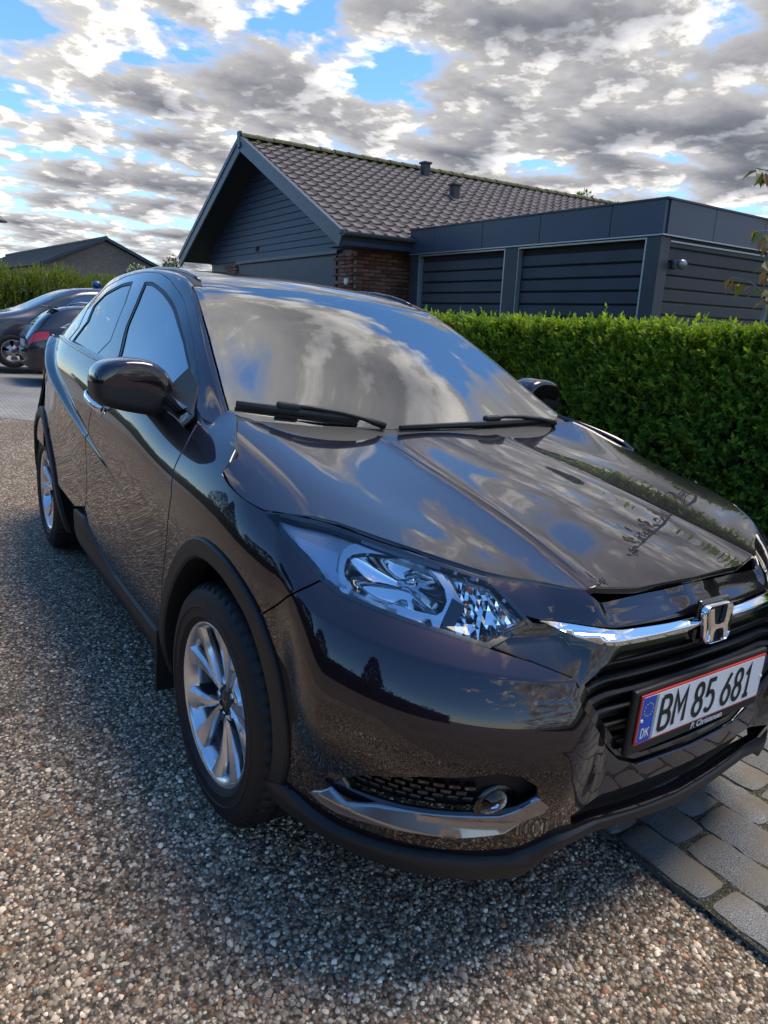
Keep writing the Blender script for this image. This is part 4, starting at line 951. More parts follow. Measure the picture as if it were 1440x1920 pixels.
def across_the_road():
    # the hedge, trees and house the car's flank mirrors, on the far side of the road
    root = thing('hedge', 'long dark hedge across the road, mirrored in the flank of the SUV', 'hedge', (-10, 6, 0)); r = np.random.default_rng(14)
    n = 5000; y = r.uniform(-16, 34, n); z = r.uniform(0, 1, n)**.6 * (1.9 + .15 * np.sin(y)); base = np.stack([-9.2 + r.normal(0, .12, n), y, z], 1); ax = np.stack([np.ones(n), r.normal(0, .5, n), .6 + r.normal(0, .4, n)], 1)
    q = shoots(r, base, ax, 6, r.uniform(.15, .3, n), r.uniform(.10, .16, n)); o = leaf_cloud('foliage', *q, np.array([.04, .075, .02]) * r.uniform(.5, 1.3, (n * 6, 1)), root); o['kind'] = 'stuff'; o.matrix_parent_inverse = Matrix.Translation((10, -6, 0))
    o = bxo('blocking_core', (-10.2, -16, 0), (-9.35, 34, 1.8), pmat('core_across', (.02, .022, .012), .95), root); o.matrix_parent_inverse = Matrix.Translation((10, -6, 0))  # dark box added inside this hedge as a light-blocking core
    for i, (x, y, h, w) in enumerate(((-13, -5.5, 6.2, 1.5), (-14, 1.5, 4.6, 1.9), (-12.6, 5.2, 7.4, 1.3), (-15, 10.5, 5.4, 2.2), (-14, 16, 6.6, 1.8), (-16, 23, 7.5, 2.4))):
        t = thing('tree', ('tall narrow conifer', 'rounded leafy tree')[i % 2] + ' no. behind the hedge across the road'.replace(' no.', ('', ' nearest the camera', ' in the middle', ' beside the gap', ' further along', ' farthest along')[i]), 'tree', (x, y, 0), group='trees across the road')
        k = 1500; d = r.normal(size=(k, 3)); d /= np.linalg.norm(d, axis=1, keepdims=True); f = r.uniform(0, 1, k)
        rad = w * ((1 - f)**.8 * 1.0 + .05 if i % 2 == 0 else np.sqrt(np.clip(1 - (2 * f - .9)**2, .05, 1))); pos = np.stack([d[:, 0] * rad, d[:, 1] * rad, .8 + f * (h - .8)], 1)
        leaf_cloud('crown', pos, d + r.normal(size=(k, 3)) * .5, r.normal(size=(k, 3)), r.uniform(.3, .55, k), np.array([.03, .05, .018]) * r.uniform(.5, 1.4, (k, 1)), t)
        V, F = tube([(0, 0, 0), (0, 0, h * .8)], [.14, .04], 8); link('trunk', mesh('trunk', V, F), pmat('bark_across', (.06, .045, .035), .9), t)
across_the_road()
def crown(root, c, rad, n, lsize, tone0, tone1, seed, blobs=9, l=1., w=.5):
    r = np.random.default_rng(seed); c = np.array(c, float); cs = c + r.normal(size=(blobs, 3)) * np.array(rad) * .45; k = r.integers(0, blobs, n); d = r.normal(size=(n, 3)); d /= np.linalg.norm(d, axis=1, keepdims=True)
    pos = cs[k] + d * (np.array(rad) * .45) * r.uniform(.35, 1, n)[:, None]; tone = tone0 + (np.array(tone1) - tone0) * r.uniform(0, 1, (n, 1))
    return leaf_cloud('crown', pos, d + r.normal(size=(n, 3)) * .6, r.normal(size=(n, 3)), r.uniform(.7, 1.25, n) * lsize, np.array(tone), root, l=l, w=w)
def back_tree():
    p = plumb(22.6, 20.2); t = thing('tree', 'thin pale green treetop showing over the tiled roof ridge', 'tree', p); z0 = 5.55
    o = crown(t, (0, 0, z0 + .05), (.75, .75, .6), 900, .15, np.array((.07, .09, .03)), (.15, .17, .06), 3, 12)
    V, F = tube([(0, 0, 0), (.05, .05, 2.5), (0, 0, 4.6), (.05, 0, z0)], [.16, .12, .07, .03], 8); link('trunk', mesh('trunk', V, F), pmat('bark', (.07, .055, .04), .9, bump=(20, .6, .02)), t)
    parts = []
    for k in range(14):
        a = k * 2.4; parts.append(tube([(0, 0, 4.2 + .05 * k), (.35 * math.cos(a), .35 * math.sin(a), 5.0 + .03 * k), (.8 * math.cos(a), .8 * math.sin(a), 5.6 + .06 * (k % 5))], [.03, .018, .008], 5))
    V, F = join(parts); link('limbs', mesh('limbs', V, F), bpy.data.materials['bark'], t)
back_tree()
def bush():
    p = plumb(6.9, 25.6); t = thing('flowering_bush', 'bush with white blossom showing above the tall hedge', 'bush', p)
    crown(t, (0, 0, 2.25), (.55, .55, .6), 900, .10, np.array((.05, .08, .02)), (.10, .15, .04), 5); r = np.random.default_rng(1)
    n = 160; d = r.normal(size=(n, 3)); d /= np.linalg.norm(d, axis=1, keepdims=True); o = leaf_cloud('blossom', np.array((0, 0, 2.4)) + d * np.array((.35, .35, .35)) * r.uniform(.6, 1.1, (n, 1)), d, r.normal(size=(n, 3)), np.full(n, .07), np.full((n, 3), .6), t, l=1, w=.9)
    V, F = tube([(0, 0, 0), (.03, 0, 1.2), (0, 0, 2.1)], [.05, .04, .02], 7); link('trunk', mesh('trunk', V, F), bpy.data.materials['bark'], t)
    p = plumb(9.2, 29.2); t = thing('tree', 'small dark green treetop right of the distant grey house', 'tree', p); crown(t, (0, 0, 2.75), (.5, .5, .55), 700, .12, np.array((.03, .045, .02)), (.06, .085, .03), 6); V, F = tube([(0, 0, 0), (0, 0, 2.6)], [.06, .02], 7); link('trunk', mesh('trunk', V, F), bpy.data.materials['bark'], t)
bush()
# young tree with reddening leaves at the right
def young_tree():
    p = plumb(4.46, 2.48); t = thing('young_tree', 'young tree with drooping green and orange leaves beside the hedge, at the right edge', 'tree', p); r = np.random.default_rng(17)
    V, F = tube([(0, 0, 0), (.0, .005, 1.0), (.02, -.01, 1.6), (.05, -.02, 2.3), (.06, -.02, 2.8)], [.018, .016, .014, .010, .004], 8); link('trunk', mesh('trunk', V, F, True), pmat('grey_stem', (.22, .21, .21), .7, var=(20, .3)), t)
    mats = []
    for i, c in enumerate(((.10, .14, .03), (.14, .15, .03), (.30, .13, .035), (.34, .17, .07), (.07, .10, .03), (.20, .17, .04))):
        m = leaf_mat('autumn_%s' % 'abcdef'[i], .3, .4); m.node_tree.nodes.remove([n for n in m.node_tree.nodes if n.type == 'ATTRIBUTE'][0]); m.node_tree.nodes['Principled BSDF'].inputs['Base Color'].default_value = (*c, 1); [setattr(n.inputs[6], 'default_value', (*c, 1)) for n in m.node_tree.nodes if n.type == 'MIX']; mats.append(m)
    V0, F0 = leaf_shape(1, .42, .3); meshes = []
    for m in mats: me = mesh('leaf', V0, F0); me.materials.append(m); meshes.append(me)
    parts = []
    for k in range(16):
        z = 1.42 + .08 * k; a = r.uniform(0, 2 * PI) if k % 2 else PI + r.uniform(-.7, .7); l = r.uniform(.12, .26) * (1.15 - .03 * k); q = Vector((.02, 0, z)); e = q + Vector((math.cos(a) * l, math.sin(a) * l, .10)); parts.append(tube([q, (q + e) / 2 + Vector((0, 0, .03)), e], [.005, .004, .002], 5))
        for j in range(9):
            f = .3 + .7 * j / 8; b = q + (e - q) * f; d = Vector((math.cos(a) * .5 + r.normal() * .5, math.sin(a) * .5 + r.normal() * .5, -.55 + r.normal() * .35)).normalized(); R = frames(np.array([d]), np.array([[r.normal() * .4, r.normal() * .4, 1]]))[0]
            o = link('leaf', meshes[r.integers(0, 6)], None, t); o.matrix_local = Matrix.Translation(b) @ Matrix(R.tolist()).to_4x4() @ Matrix.Scale(float(r.uniform(.075, .12)), 4)
    V, F = join(parts); link('twigs', mesh('twigs', V, F), bpy.data.materials['grey_stem'], t)
young_tree()
# street lamp
def street_lamp():
    p = plumb(1.28, 14.0); t = thing('street_lamp', 'street lamp with grey conical shade, cut by the left edge', 'street lamp', p)
    V, F = tube([(0, 0, 0), (0, 0, 2.55)], [.05, .04], 12); link('pole', mesh('pole', V, F, True), METAL, t)
    V, F = lathe([(0, .20), (.05, .20), (.06, .12), (.10, .08), (.30, -.06), (.30, -.075), (.10, .05), (.0, .07)], 24); link('lamp_shade', mesh('lamp_shade', [(b, c, a + 2.68) for a, b, c in V], F, True), pmat('shade_grey', (.22, .23, .24), .4, .3), t)
    V, F = lathe([(0, -.10), (.05, -.09), (.065, -.03), (.065, .04)], 16); link('lamp_glass', mesh('lamp_glass', [(b, c, a + 2.66) for a, b, c in V], F, True), pmat('lamp_opal', (.6, .6, .58), .3), t)
street_lamp()
# ---------------------------------------------------------------- neighbours' cars further up the road
def other_cars():
    PA = {}
    def body(st, rows_up):
        """stations (x, half width, sill, belt, top, half width at top); sheet u = x, v up the side and over"""
        C = []
        for x, w, zs, zb, zt, wt in st:
            C.append([(x, -w * .88, zs), (x, -w * .97, zs + .10), (x, -w, zs + .28), (x, -w * 1.0, .5 * (zs + zb) + .10), (x, -w * .98, zb - .10), (x, -w * .93, zb), (x, -(w * .93 * .55 + wt * .45), zb + (zt - zb) * .48), (x, -(w * .93 * .12 + wt * .88), zb + (zt - zb) * .88), (x, -wt * .86, zb + (zt - zb) * .985), (x, -wt * .5, zt), (x, 0, zt)])
        C = np.array(C); vk = np.array([0, .1, .25, .42, .55, .62, .74, .84, .89, .95, 1.0])
        C = C[:, :, [1, 0, 2]]; sp = Spline2(C, np.array([s[0] for s in st]), vk, mv=(False, True))
        def S(u, v):
            v = np.asarray(v, float); P = sp(u, np.where(v > 1, 2 - v, v)).copy(); P[..., 0] *= np.where(v > 1, -1, 1); return P
        return S
    global CREF
    keep = CREF
    wheelm = {}
    def build(root, st, win, scr, rear, lamps, arches, paint, wr, extra=None):
        S = body(st, 0); x0, x1 = st[0][0], st[-1][0]
        def pt(nm, me, mat, par=root): return link(nm, me, mat, par)
        def msh(nm, poly, **kw): return sheet_mesh(nm, S, poly, kw.pop('grid', .07), kw.pop('gap', 0), step=kw.pop('step', .05), **kw)
        half = [(x0, 0)]
        for a in sorted(arches):
            half += [(a + wr * 1.16 * -math.cos(t), .005 + .30 * math.sin(t)) for t in np.linspace(0, PI, 11)]
        half += [(x1, 0)]
        outline = half + [(x1, 2)] + [(a, 2 - b) for a, b in half[::-1][1:-1]] + [(x0, 2)]
        holes = []
        for w in win: holes += [w, [(a, 2 - b) for a, b in w]]
        for w in (scr, rear): holes.append(list(w) + [(a, 2 - b) for a, b in w[::-1]])
        pt('body', msh('body', outline, holes=holes, flange=.02), paint)
        for w in win:
            for poly in (w, [(a, 2 - b) for a, b in w]): pt('side_window', msh('side_window', poly, lift=-.006, flange=0), M_['win'])
        pt('windscreen', msh('windscreen', holes[-2], lift=-.004, flange=0), M_['win']); pt('rear_window', msh('rear_window', holes[-1], lift=-.004, flange=0), M_['win'])
        for nm, poly, mat in lamps:
            for q in (poly, [(a, 2 - b) for a, b in poly]): pt(nm, msh(nm, q, grid=.03, lift=.006, flange=.01, step=.02), mat)
        for sx in (x0, x1):
            n = 24; v = np.linspace(0, 2, n * 2); P = S(np.full(len(v), sx), v); me = mesh('end_panel', P, [tuple(range(len(v)))]); bm = bmesh.new(); bm.from_mesh(me); bmesh.ops.recalc_face_normals(bm, faces=bm.faces); bm.to_mesh(me); bm.free(); pt('end_panel', me, paint)
        pt('underbody', box_mesh('underbody', (0, (x0 + x1) / 2, .42), (1.3, (x1 - x0) * .94, .4)), M_['dark'])
        for a in arches:
            for s in (-1, 1):
                w = bpy.data.objects.new('wheel', None); COL.objects.link(w); w.parent = root; w.location = (s * .80, a, wr); w.rotation_euler = (0, 0, 0 if s < 0 else PI)
                V, F = lathe([(wr * .66, -.09), (wr * .72, -.105), (wr * .9, -.105), (wr, -.08), (wr, .08), (wr * .7, .1)], 32); link('tyre', mesh('tyre', V, F, True), M_['tyre'], w)
                V, F = lathe([(0, -.085), (wr * .2, -.09), (wr * .24, -.075), (wr * .60, -.08), (wr * .66, -.095), (wr * .67, -.08)], 30)
                F = [f for i, f in enumerate(F) if not (f[0] % 6 == 2 and (i // 5) % 6 < 2)]
                link('rim', mesh('rim', V, F, True), M_['rim'], w)
        return S, pt
    M_ = dict(win=pmat('far_glass', (.012, .016, .02), .02, 0, 0, .01, 2.8), dark=pmat('far_dark', (.004, .004, .004), .8), tyre=pmat('far_tyre', (.008, .008, .009), .7), rim=pmat('far_rim', (.4, .41, .43), .3, .9))
    pA = pmat('slate_blue_paint', (.030, .034, .050), .3, .4, 1, .02, 1.6); pB = pmat('navy_black_paint', (.010, .010, .020), .3, .4, 1, .02, 1.6); red = pmat('far_red_lamp', (.45, .008, .01), .15, 0, 1, .03); clear = pmat('far_clear_lamp', (.45, .48, .5), .1, .7, 1, .02)
    CREF = np.array([0, .3, .7])
    # people carrier, nose to the left
    A = thing('parked_car', 'slate grey people carrier with its bonnet at the left edge, behind the black estate car', 'car', (1.5, 14.9, .12), (0, 0, -PI / 2 + .10))
    st = [(-2.16, .62, .35, .62, .66, .3), (-2.08, .78, .27, .72, .80, .5), (-1.85, .86, .22, .86, .93, .62), (-1.4, .90, .20, .95, 1.02, .68), (-1.02, .905, .20, 1.0, 1.10, .70), (-.6, .905, .20, 1.02, 1.33, .68), (-.2, .905, .20, 1.03, 1.55, .66), (.15, .905, .20, 1.04, 1.655, .65), (.8, .905, .20, 1.05, 1.70, .65), (1.5, .905, .20, 1.06, 1.68, .64), (1.9, .90, .22, 1.07, 1.60, .63), (2.12, .87, .25, 1.07, 1.40, .62), (2.25, .80, .3, 1.02, 1.12, .60)]
    w1 = [(-.62, .635), (-.05, .80), (.10, .815), (.42, .815), (.42, .635)]; w2 = [(.50, .635), (.50, .815), (1.25, .815), (1.30, .635)]; w3 = [(1.38, .635), (1.35, .81), (1.85, .80), (2.0, .65)]
    S, pt = build(A, st, [w1, w2, w3], [(-1.0, 1.0), (-1.0, .90), (-.8, .885), (-.02, .90), (.05, 1.0)][::1], [(1.98, 1.0), (1.97, .90), (2.16, .88), (2.18, 1.0)], [('headlight', [(-2.02, .57), (-1.96, .69), (-1.55, .63), (-1.72, .56)], clear)], [-1.28, 1.46], pA, .325)
    pt('door_mirror', box_mesh('door_mirror', (-1.0, -.55, 1.12), (.2, .12, .14), .03), pA); pt('door_mirror', box_mesh('door_mirror', (1.0, -.55, 1.12), (.2, .12, .14), .03), pA)
    pt('wiper', box_mesh('wiper', (-.3, -1.03, 1.10), (.6, .02, .02)), M_['dark'])
    bm = bmesh.new(); bmesh.ops.create_uvsphere(bm, u_segments=14, v_segments=8, radius=.09); bmesh.ops.scale(bm, vec=(1, 1.2, .9), verts=bm.verts); bmesh.ops.translate(bm, vec=(0, .62, 1.76), verts=bm.verts); pt('roof_dome', bm_mesh(bm, 'roof_dome', True), pmat('blue_dome', (.01, .09, .22), .25))
    # estate car, tail to the left
    B = thing('parked_car', 'black estate car parked tail first, red tail lamp showing left of the dark SUV', 'car', (2.62, 12.2, .0), (0, 0, PI / 2 - .04))
    st = [(-2.36, .66, .34, .60, .70, .45), (-2.25, .84, .24, .78, .86, .55), (-1.9, .89, .2, .86, .92, .6), (-1.1, .91, .19, .91, 1.0, .62), (-.75, .91, .19, .93, 1.10, .62), (-.3, .91, .19, .94, 1.33, .60), (.1, .91, .19, .95, 1.43, .59), (.9, .91, .19, .97, 1.44, .58), (1.5, .90, .2, .98, 1.40, .57), (1.85, .885, .22, .985, 1.33, .56), (2.08, .87, .25, .98, 1.16, .56), (2.24, .845, .27, .93, .98, .54), (2.34, .78, .32, .78, .82, .5)]
    st = [(-x, *r) for x, *r in st][::-1]; CREF = np.array([0, 0, .6])
    st = [(-x, *r) for x, *r in st][::-1]
    w1 = [(-.70, .635), (-.2, .79), (.0, .80), (.28, .80), (.28, .635)]; w2 = [(.36, .635), (.36, .80), (1.0, .80), (1.08, .635)]; w3 = [(1.16, .64), (1.12, .79), (1.42, .775), (1.80, .645)]
    S, pt = build(B, st, [w1, w2, w3], [(-1.08, 1.0), (-1.08, .905), (-.85, .89), (-.12, .905), (-.06, 1.0)], [(1.86, 1.0), (1.87, .91), (2.12, .885), (2.22, .90), (2.225, 1.0)], [('tail_lamp', [(2.0, .50), (2.02, .585), (2.26, .60), (2.325, .57), (2.325, .50), (2.2, .485)], red), ('headlight', [(-2.2, .5), (-2.15, .6), (-1.85, .6), (-1.95, .5)], clear)], [-1.38, 1.43], pB, .325)
    pt('window_trim', sheet_mesh('window_trim', S, [(1.13, .625), (1.09, .805), (1.43, .79), (1.86, .632)], .03, 0, holes=[w3], lift=.004, flange=.006, step=.03), M_['rim'])
    pt('window_trim', sheet_mesh('window_trim', S, [(a, 2 - b) for a, b in [(1.13, .625), (1.09, .805), (1.43, .79), (1.86, .632)]], .03, 0, holes=[[(a, 2 - b) for a, b in w3]], lift=.004, flange=.006, step=.03), M_['rim'])
    pt('number_plate', box_mesh('number_plate', (0, 2.345, .70), (.50, .02, .11), .004), pmat('far_plate', (.7, .7, .7), .4)); pt('spoiler', box_mesh('spoiler', (0, 1.90, 1.335), (1.05, .16, .03), .01), pB)
    for s in (-1, 1):
        V, F = tube([(s * .56, -.1, 1.43), (s * .56, .0, 1.47), (s * .55, 1.3, 1.455), (s * .54, 1.5, 1.40)], .015, 8); pt('roof_rail', mesh('roof_rail', V, F, True), M_['rim'])
    CREF = keep
other_cars()
# ---------------------------------------------------------------- main car
M = {}
M['paint'] = pmat('car_paint', (.014, .0105, .0115), .32, .35, 1.0, .012, 1.6, COAT=0) if 0 else pmat('car_paint', (.0150, .0095, .0165), .34, .7, 1.0, .012, 1.5, spec=.0)
M['paint'].node_tree.nodes['Principled BSDF'].inputs['Coat IOR'].default_value = 1.68
M['gloss'] = pmat('gloss_black', (.004, .004, .0045), .12, 0, .7, .02, 1.5)
M['plastic'] = pmat('textured_plastic', (.008, .0085, .0092), .5, 0, bump=(420, .25, .002))
M['trimsheen'] = pmat('trim_cloud_sheen', (.34, .33, .35), .22, .9)  # silver tone paints in the bright clouds mirrored by the fog lamp strip
M['slat'] = pmat('grille_plastic', (.005, .005, .0055), .38)
M['matt'] = pmat('matt_black', (.004, .004, .0045), .7)
M['seal'] = pmat('rubber_seal', (.006, .006, .007), .45)
M['chrome'] = pmat('chrome', (.86, .87, .88), .045, 1.)
M['satin'] = pmat('satin_silver', (.62, .64, .67), .2, 1.)
M['alloy'] = pmat('alloy_face', (.66, .68, .71), .2, .85, .6, .08)
M['alloydark'] = pmat('alloy_dark', (.05, .05, .053), .4, .6)
M['tyre'] = pmat('tyre_rubber', (.0045, .0045, .005), .6, bump=(90, .3, .003))
M['steel'] = pmat('brake_steel', (.16, .14, .13), .4, .9, var=(30, .5))
M['white'] = pmat('plate_white', (.78, .78, .77), .4, 0, .3)
M['red'] = pmat('plate_red', (.55, .035, .025), .4)
M['blue'] = pmat('plate_blue', (.008, .07, .45), .4)
M['yellow'] = pmat('star_yellow', (.75, .55, .05), .5)
M['ink'] = pmat('plate_ink', (.006, .006, .007), .45)
M['amber'] = pmat('amber_bulb', (.7, .16, .04), .3)
M['seat'] = pmat('seat_fabric', (.02, .02, .022), .9)
M['trim'] = pmat('interior_trim', (.03, .03, .032), .7, bump=(200, .2, .002))
M['tail'] = pmat('red_lamp', (.35, .004, .006), .1, 0, 1, .02)
def glass_mat(name, tint, refl=1.0, ior=1.5):
    """thin sheet: fresnel mirror over a tinted see-through layer"""
    m = bpy.data.materials.new(name); m.use_nodes = True; nt = m.node_tree; nt.nodes.clear(); N = nt.nodes.new; L = nt.links.new
    o = N('ShaderNodeOutputMaterial'); mx = N('ShaderNodeMixShader'); t = N('ShaderNodeBsdfTransparent'); g = N('ShaderNodeBsdfGlossy')
    t.inputs[0].default_value = (*tint, 1); g.inputs['Roughness'].default_value = .008; g.inputs['Color'].default_value = (refl, refl, refl, 1)
    fr = N('ShaderNodeFresnel'); fr.inputs[0].default_value = ior
    L(fr.outputs[0], mx.inputs[0]); L(t.outputs[0], mx.inputs[1]); L(g.outputs[0], mx.inputs[2]); L(mx.outputs[0], o.inputs[0])
    return m
M['screen'] = glass_mat('windscreen_glass', (.50, .56, .56), 1, 4.6)
M['window'] = glass_mat('side_glass', (.10, .12, .13), 1, 7.0)
M['privacy'] = glass_mat('privacy_glass', (.05, .05, .055), 1, 6.0)
pmat('lamp_grey_silver', (.5, .53, .57), .4, .6)
M['lens'] = glass_mat('lamp_lens', (.97, .98, 1.0), 1, 1.45)

car = thing('parked_car', 'dark brown-black compact SUV in the foreground, white number plate on its grille', 'car')
SIDES = (False, True)
def part(name, me, mat, parent=None, label=None):
    o = link(name, me, mat, parent or car)
    if label: o['label'] = label
    return o
def both(name, S, poly, mat, grid=.022, parent=None, **kw):
    r = []
    for fl in SIDES:
        r.append(part(name, sheet_mesh(name, S, poly, grid, flip=fl, **kw), mat, parent[fl] if parent else None))
    return r
mir = lambda half: list(half) + [(-u, v) for u, v in half[::-1] if abs(u) > 1e-6]

# outlines ----------------------------------------------------------------
SEAM = TR['bonnet_seam']; HL = TR['headlight']
ARCH_Y = [(-.352, .255), (-.392, .32), (-.416, .40), (-.412, .50), (-.375, .615), (-.307, .722), (-.238, .768), (-.150, .803), (-.03, .815), (.07, .796), (.165, .745), (.27, .665), (.345, .58), (.40, .49), (.445, .38), (.46, .30), (.465, .22)]
ARCH_Y = chaikin(ARCH_Y, 2)
arch_f = [(float(u_of_y(y)), z) for y, z in ARCH_Y]
arch_r = [(float(u_of_y(2.61 - y * 1.0)), z - .01) for y, z in ARCH_Y][::-1]
iy = lambda off, dz: [(y * (1 - off / .44), .334 + (z - .334) * (1 - off / .47) if z > .334 else z) for y, z in ARCH_Y]
DF = TR['door_front']; 
DM = [(2.79, 1.17), (2.745, 1.085), (2.752, 1.02), (2.80, .951), (2.865, .883), (2.905, .80), (2.94, .715), (2.966, .63), (2.99, .56), (3.03, .505)]
SILL = [(1.9606, .347), (2.23, .347), (2.56, .352), (2.80, .385), (2.95, .425), (3.06, .455), (3.26, .448)]

# shell behind the gaps
def dark_shell():
    poly = [(-.9, .30), (-.9, .86), (.9, .86), (.9, .30)]
    part('grille_backing', sheet_mesh('grille_backing', offs(beltS, -.06), [(-.52, .31), (.52, .31), (.52, .83), (.30, .86), (-.30, .86), (-.52, .83)], .03, 0, flange=0), M['matt'])
dark_shell()
# bonnet
S3 = belt(np.array([a for a, b in SEAM]), np.array([b for a, b in SEAM]))
pts = [(p[0], p[1], p[2] - .001, .35 if i < 4 else 1.0) for i, p in enumerate(S3[1:])]
for y, z in ((.22, 1.048), (.0, 1.020), (-.25, .980), (-.45, .947), (-.6, .917), (-.72, .890), (-.79, .873)): pts.append((0, y, z, .8))
for y, z in ((.05, 1.010), (-.22, .974), (-.44, .938), (-.60, .902), (-.72, .878)): pts.append((-ridge1(y), y, z, 1.0))
for y, z in ((.25, 1.062), (0, 1.008), (-.2, .972)): pts.append((-ridge2(y), y, z, .3))
for x, z in ((.2, 1.048), (.4, 1.052), (.6, 1.060)): pts.append((x, .26, z, .6))
def _poly(x, y):
    a = np.asarray(x, float)**2; y = np.asarray(y, float)
    return np.stack([np.ones_like(a), y, y**2, y**3, a, a * y, a * y**2, a * y**3, a**2, a**2 * y, a**2 * y**2, a**3, a**3 * y], -1)
_P = np.array(pts); _w = _P[:, 3] * np.where(np.abs(_P[:, 0]) > .3, .8, 1.0)
_co = np.linalg.lstsq(np.concatenate([_poly(_P[:, 0], _P[:, 1]) * _w[:, None], np.eye(13) * .004]), np.concatenate([_P[:, 2] * _w, np.zeros(13)]), rcond=None)[0]
def HF(x, y): return _poly(x, y) @ _co
def bonnet(x, y):
    x = np.asarray(x, float); y = np.asarray(y, float)
    return np.stack([x, y, HF(x, y) + bonnet_disp(x, y)], -1)
left = [(p[0], p[1]) for p in S3]
front = [(-.20, -.792), (0, -.803), (.20, -.792)]
right = [(-x, y) for x, y in left[::-1]]
rear = [(.60, .262), (.4, .235), (.2, .222), (0, .218), (-.2, .222), (-.4, .235), (-.60, .262)]
bon = part('bonnet', sheet_mesh('bonnet', bonnet, left + front + right + rear, .012, .0025, flange=.018, lines=ridge_lines(ridge1, (-.05, -.025, -.010, -.003, 0, .003, .008, .015, .028))), M['paint'])

# front bumper skin
hl_low = [(.6106, .7775), (.6921, .7955), (.7736, .8105), (.8632, .825), (.905, .829), (.9533, .8465), (.9636, .8474)]
hl_low = [(a, b - .001) for a, b in hl_low]
k0 = [i for i, p in enumerate(arch_f) if p[1] > .724 and p[0] < 1.3][0]
arch_fr = [p for p in arch_f[:k0]][::-1]              # from the seam down the front of the arch
LIP = [(float(u_of_y(-.385)), .320), (1.05, .314), (.99, .302), (.93, .298), (.82, .305), (.67, .312), (.53, .308), (.47, .325), (.42, .347), (.30, .353), (.15, .338), (0, .328)]
half = [(0, .462), (.1996, .470), (.27, .50), (.3099, .5341), (.425, .667), (.4353, .7217), (.518, .752)] + hl_low + [(1.0601, .7954), (1.1674, .7243)] + [p for p in arch_fr if p[1] > .325] + LIP
FOG = TR['fog_pocket']; 
SLOT = [(-.38, .366), (-.40, .402), (-.30, .418), (0, .412), (.30, .418), (.40, .402), (.38, .366), (.30, .364), (0, .340), (-.30, .364)]
bump = part('front_bumper', sheet_mesh('front_bumper', beltS, mir(half), .012, .0015, holes=[FOG, [(-u, v) for u, v in FOG], SLOT], lines=BLL), M['paint'])
part('lower_intake', sheet_mesh('lower_intake', offs(beltS, -.05), [(-.44, .31), (-.44, .42), (.44, .42), (.44, .31)], .03, 0, flange=0), M['matt'], bump)
def lip_lift(u, v):
    a = np.abs(u); c = .295 + .042 * (1 - sstep(a, .40, .50)); return .006 + .014 * sstep(a, .2, .5) * np.where(v > c, np.clip(1 - (v - c) / .03, 0, 1), np.clip(1 - (c - v) / .12, 0, 1))
lip = [(u, v - .003) for u, v in LIP] 
half = list(reversed(lip)) + [(1.15, .30), (1.15, .24)] + [(1.0, .250), (.8, .252), (.6, .258), (.50, .255), (.45, .295), (.40, .325), (.30, .330), (.15, .312), (0, .298)]
part('bumper_lip', sheet_mesh('bumper_lip', beltS, mir(half), .015, 0, lift=lip_lift, flange=.04), M['plastic'])
# fog lamp pocket
for fl in SIDES:
    sg = -1 if fl else 1
    pk = part('fog_recess', sheet_mesh('fog_recess', offs(belt, -.035), inset(FOG, -.02), .02, 0, flange=0, flip=fl), M['matt'], bump)
    hexes = bmesh.new()
    for i in range(9):
        for j in range(5):
            u = .64 + .03 * i + (j % 2) * .015; v = .422 + .018 * j
            if not inside(np.array([(u, v)]), inset(FOG, .006))[0]: continue
            p = offs(belt, -.026)(np.array([u]), np.array([v]))[0]; n = nrm(belt, np.array([u, u + .01]), np.array([v, v]))[0]
            vs = add_box(hexes, (0, 0, 0), (.024, .012, .012), bevel=.003)
            q = Vector(n).to_track_quat('Y', 'Z').to_matrix()
            bmesh.ops.rotate(hexes, cent=(0, 0, 0), matrix=q, verts=vs); bmesh.ops.translate(hexes, vec=p, verts=vs)
    if fl: bmesh.ops.scale(hexes, vec=(-1, 1, 1), verts=hexes.verts); bmesh.ops.reverse_faces(hexes, faces=hexes.faces)
    part('fog_mesh', bm_mesh(hexes, 'fog_mesh'), M['gloss'], bump)
    part('fog_trim', sheet_mesh('fog_trim', belt, TR['fog_strip'], .012, .0, lift=lambda u, v: .003 + 1.0 * np.clip(.425 - v, 0, .024), flange=.012, flip=fl), M['trimsheen'], bump)
# fog lamp: round lens in a dark collar
def ring_frame(c, n, up=Vector((0, 0, 1))):
    n = Vector(n).normalized(); x = up.cross(n).normalized(); y = n.cross(x); return Matrix((x, y, n)).transposed()
def placed(VF, R, c, flip=False):
    V, F = VF; V = [R @ Vector(v) + Vector(c) for v in V]
    if flip: V = [Vector((-v.x, v.y, v.z)) for v in V]; F = [q[::-1] for q in F]
    return V, F
for fl in SIDES:
    u, v = .575, .452
    p = belt(np.array([u]), np.array([v]))[0]; n = nrm(belt, np.array([u, u + .01]), np.array([v, v]))[0]
    n = np.array([n[0] * .5, n[1], 0]); n /= np.linalg.norm(n); R = ring_frame(p, n)
    c = p - n * .020
    prof = [(.050, -.004), (.045, .004), (.039, .0), (.036, -.02)]
    V, F = lathe(prof, 40); V = [(b, c2, a) for a, b, c2 in V]
    fo = part('fog_lamp', mesh('fog_lamp', *placed((V, [q[::-1] for q in F]), R, c, fl), smooth=True), M['gloss'], bump)
    V, F = lathe([(0, -.024), (.018, -.02), (.031, -.006), (.036, .0)], 28); V = [(b, c2, a) for a, b, c2 in V]
    part('fog_reflector', mesh('fog_reflector', *placed((V, F), R, c, fl)), M['chrome'], fo)
    V, F = lathe([(0, .012), (.014, .011), (.027, .007), (.037, -.001)], 28); V = [(b, c2, a) for a, b, c2 in V]
    part('fog_lens', mesh('fog_lens', *placed((V, F), R, c, fl), smooth=True), M['lens'], fo)

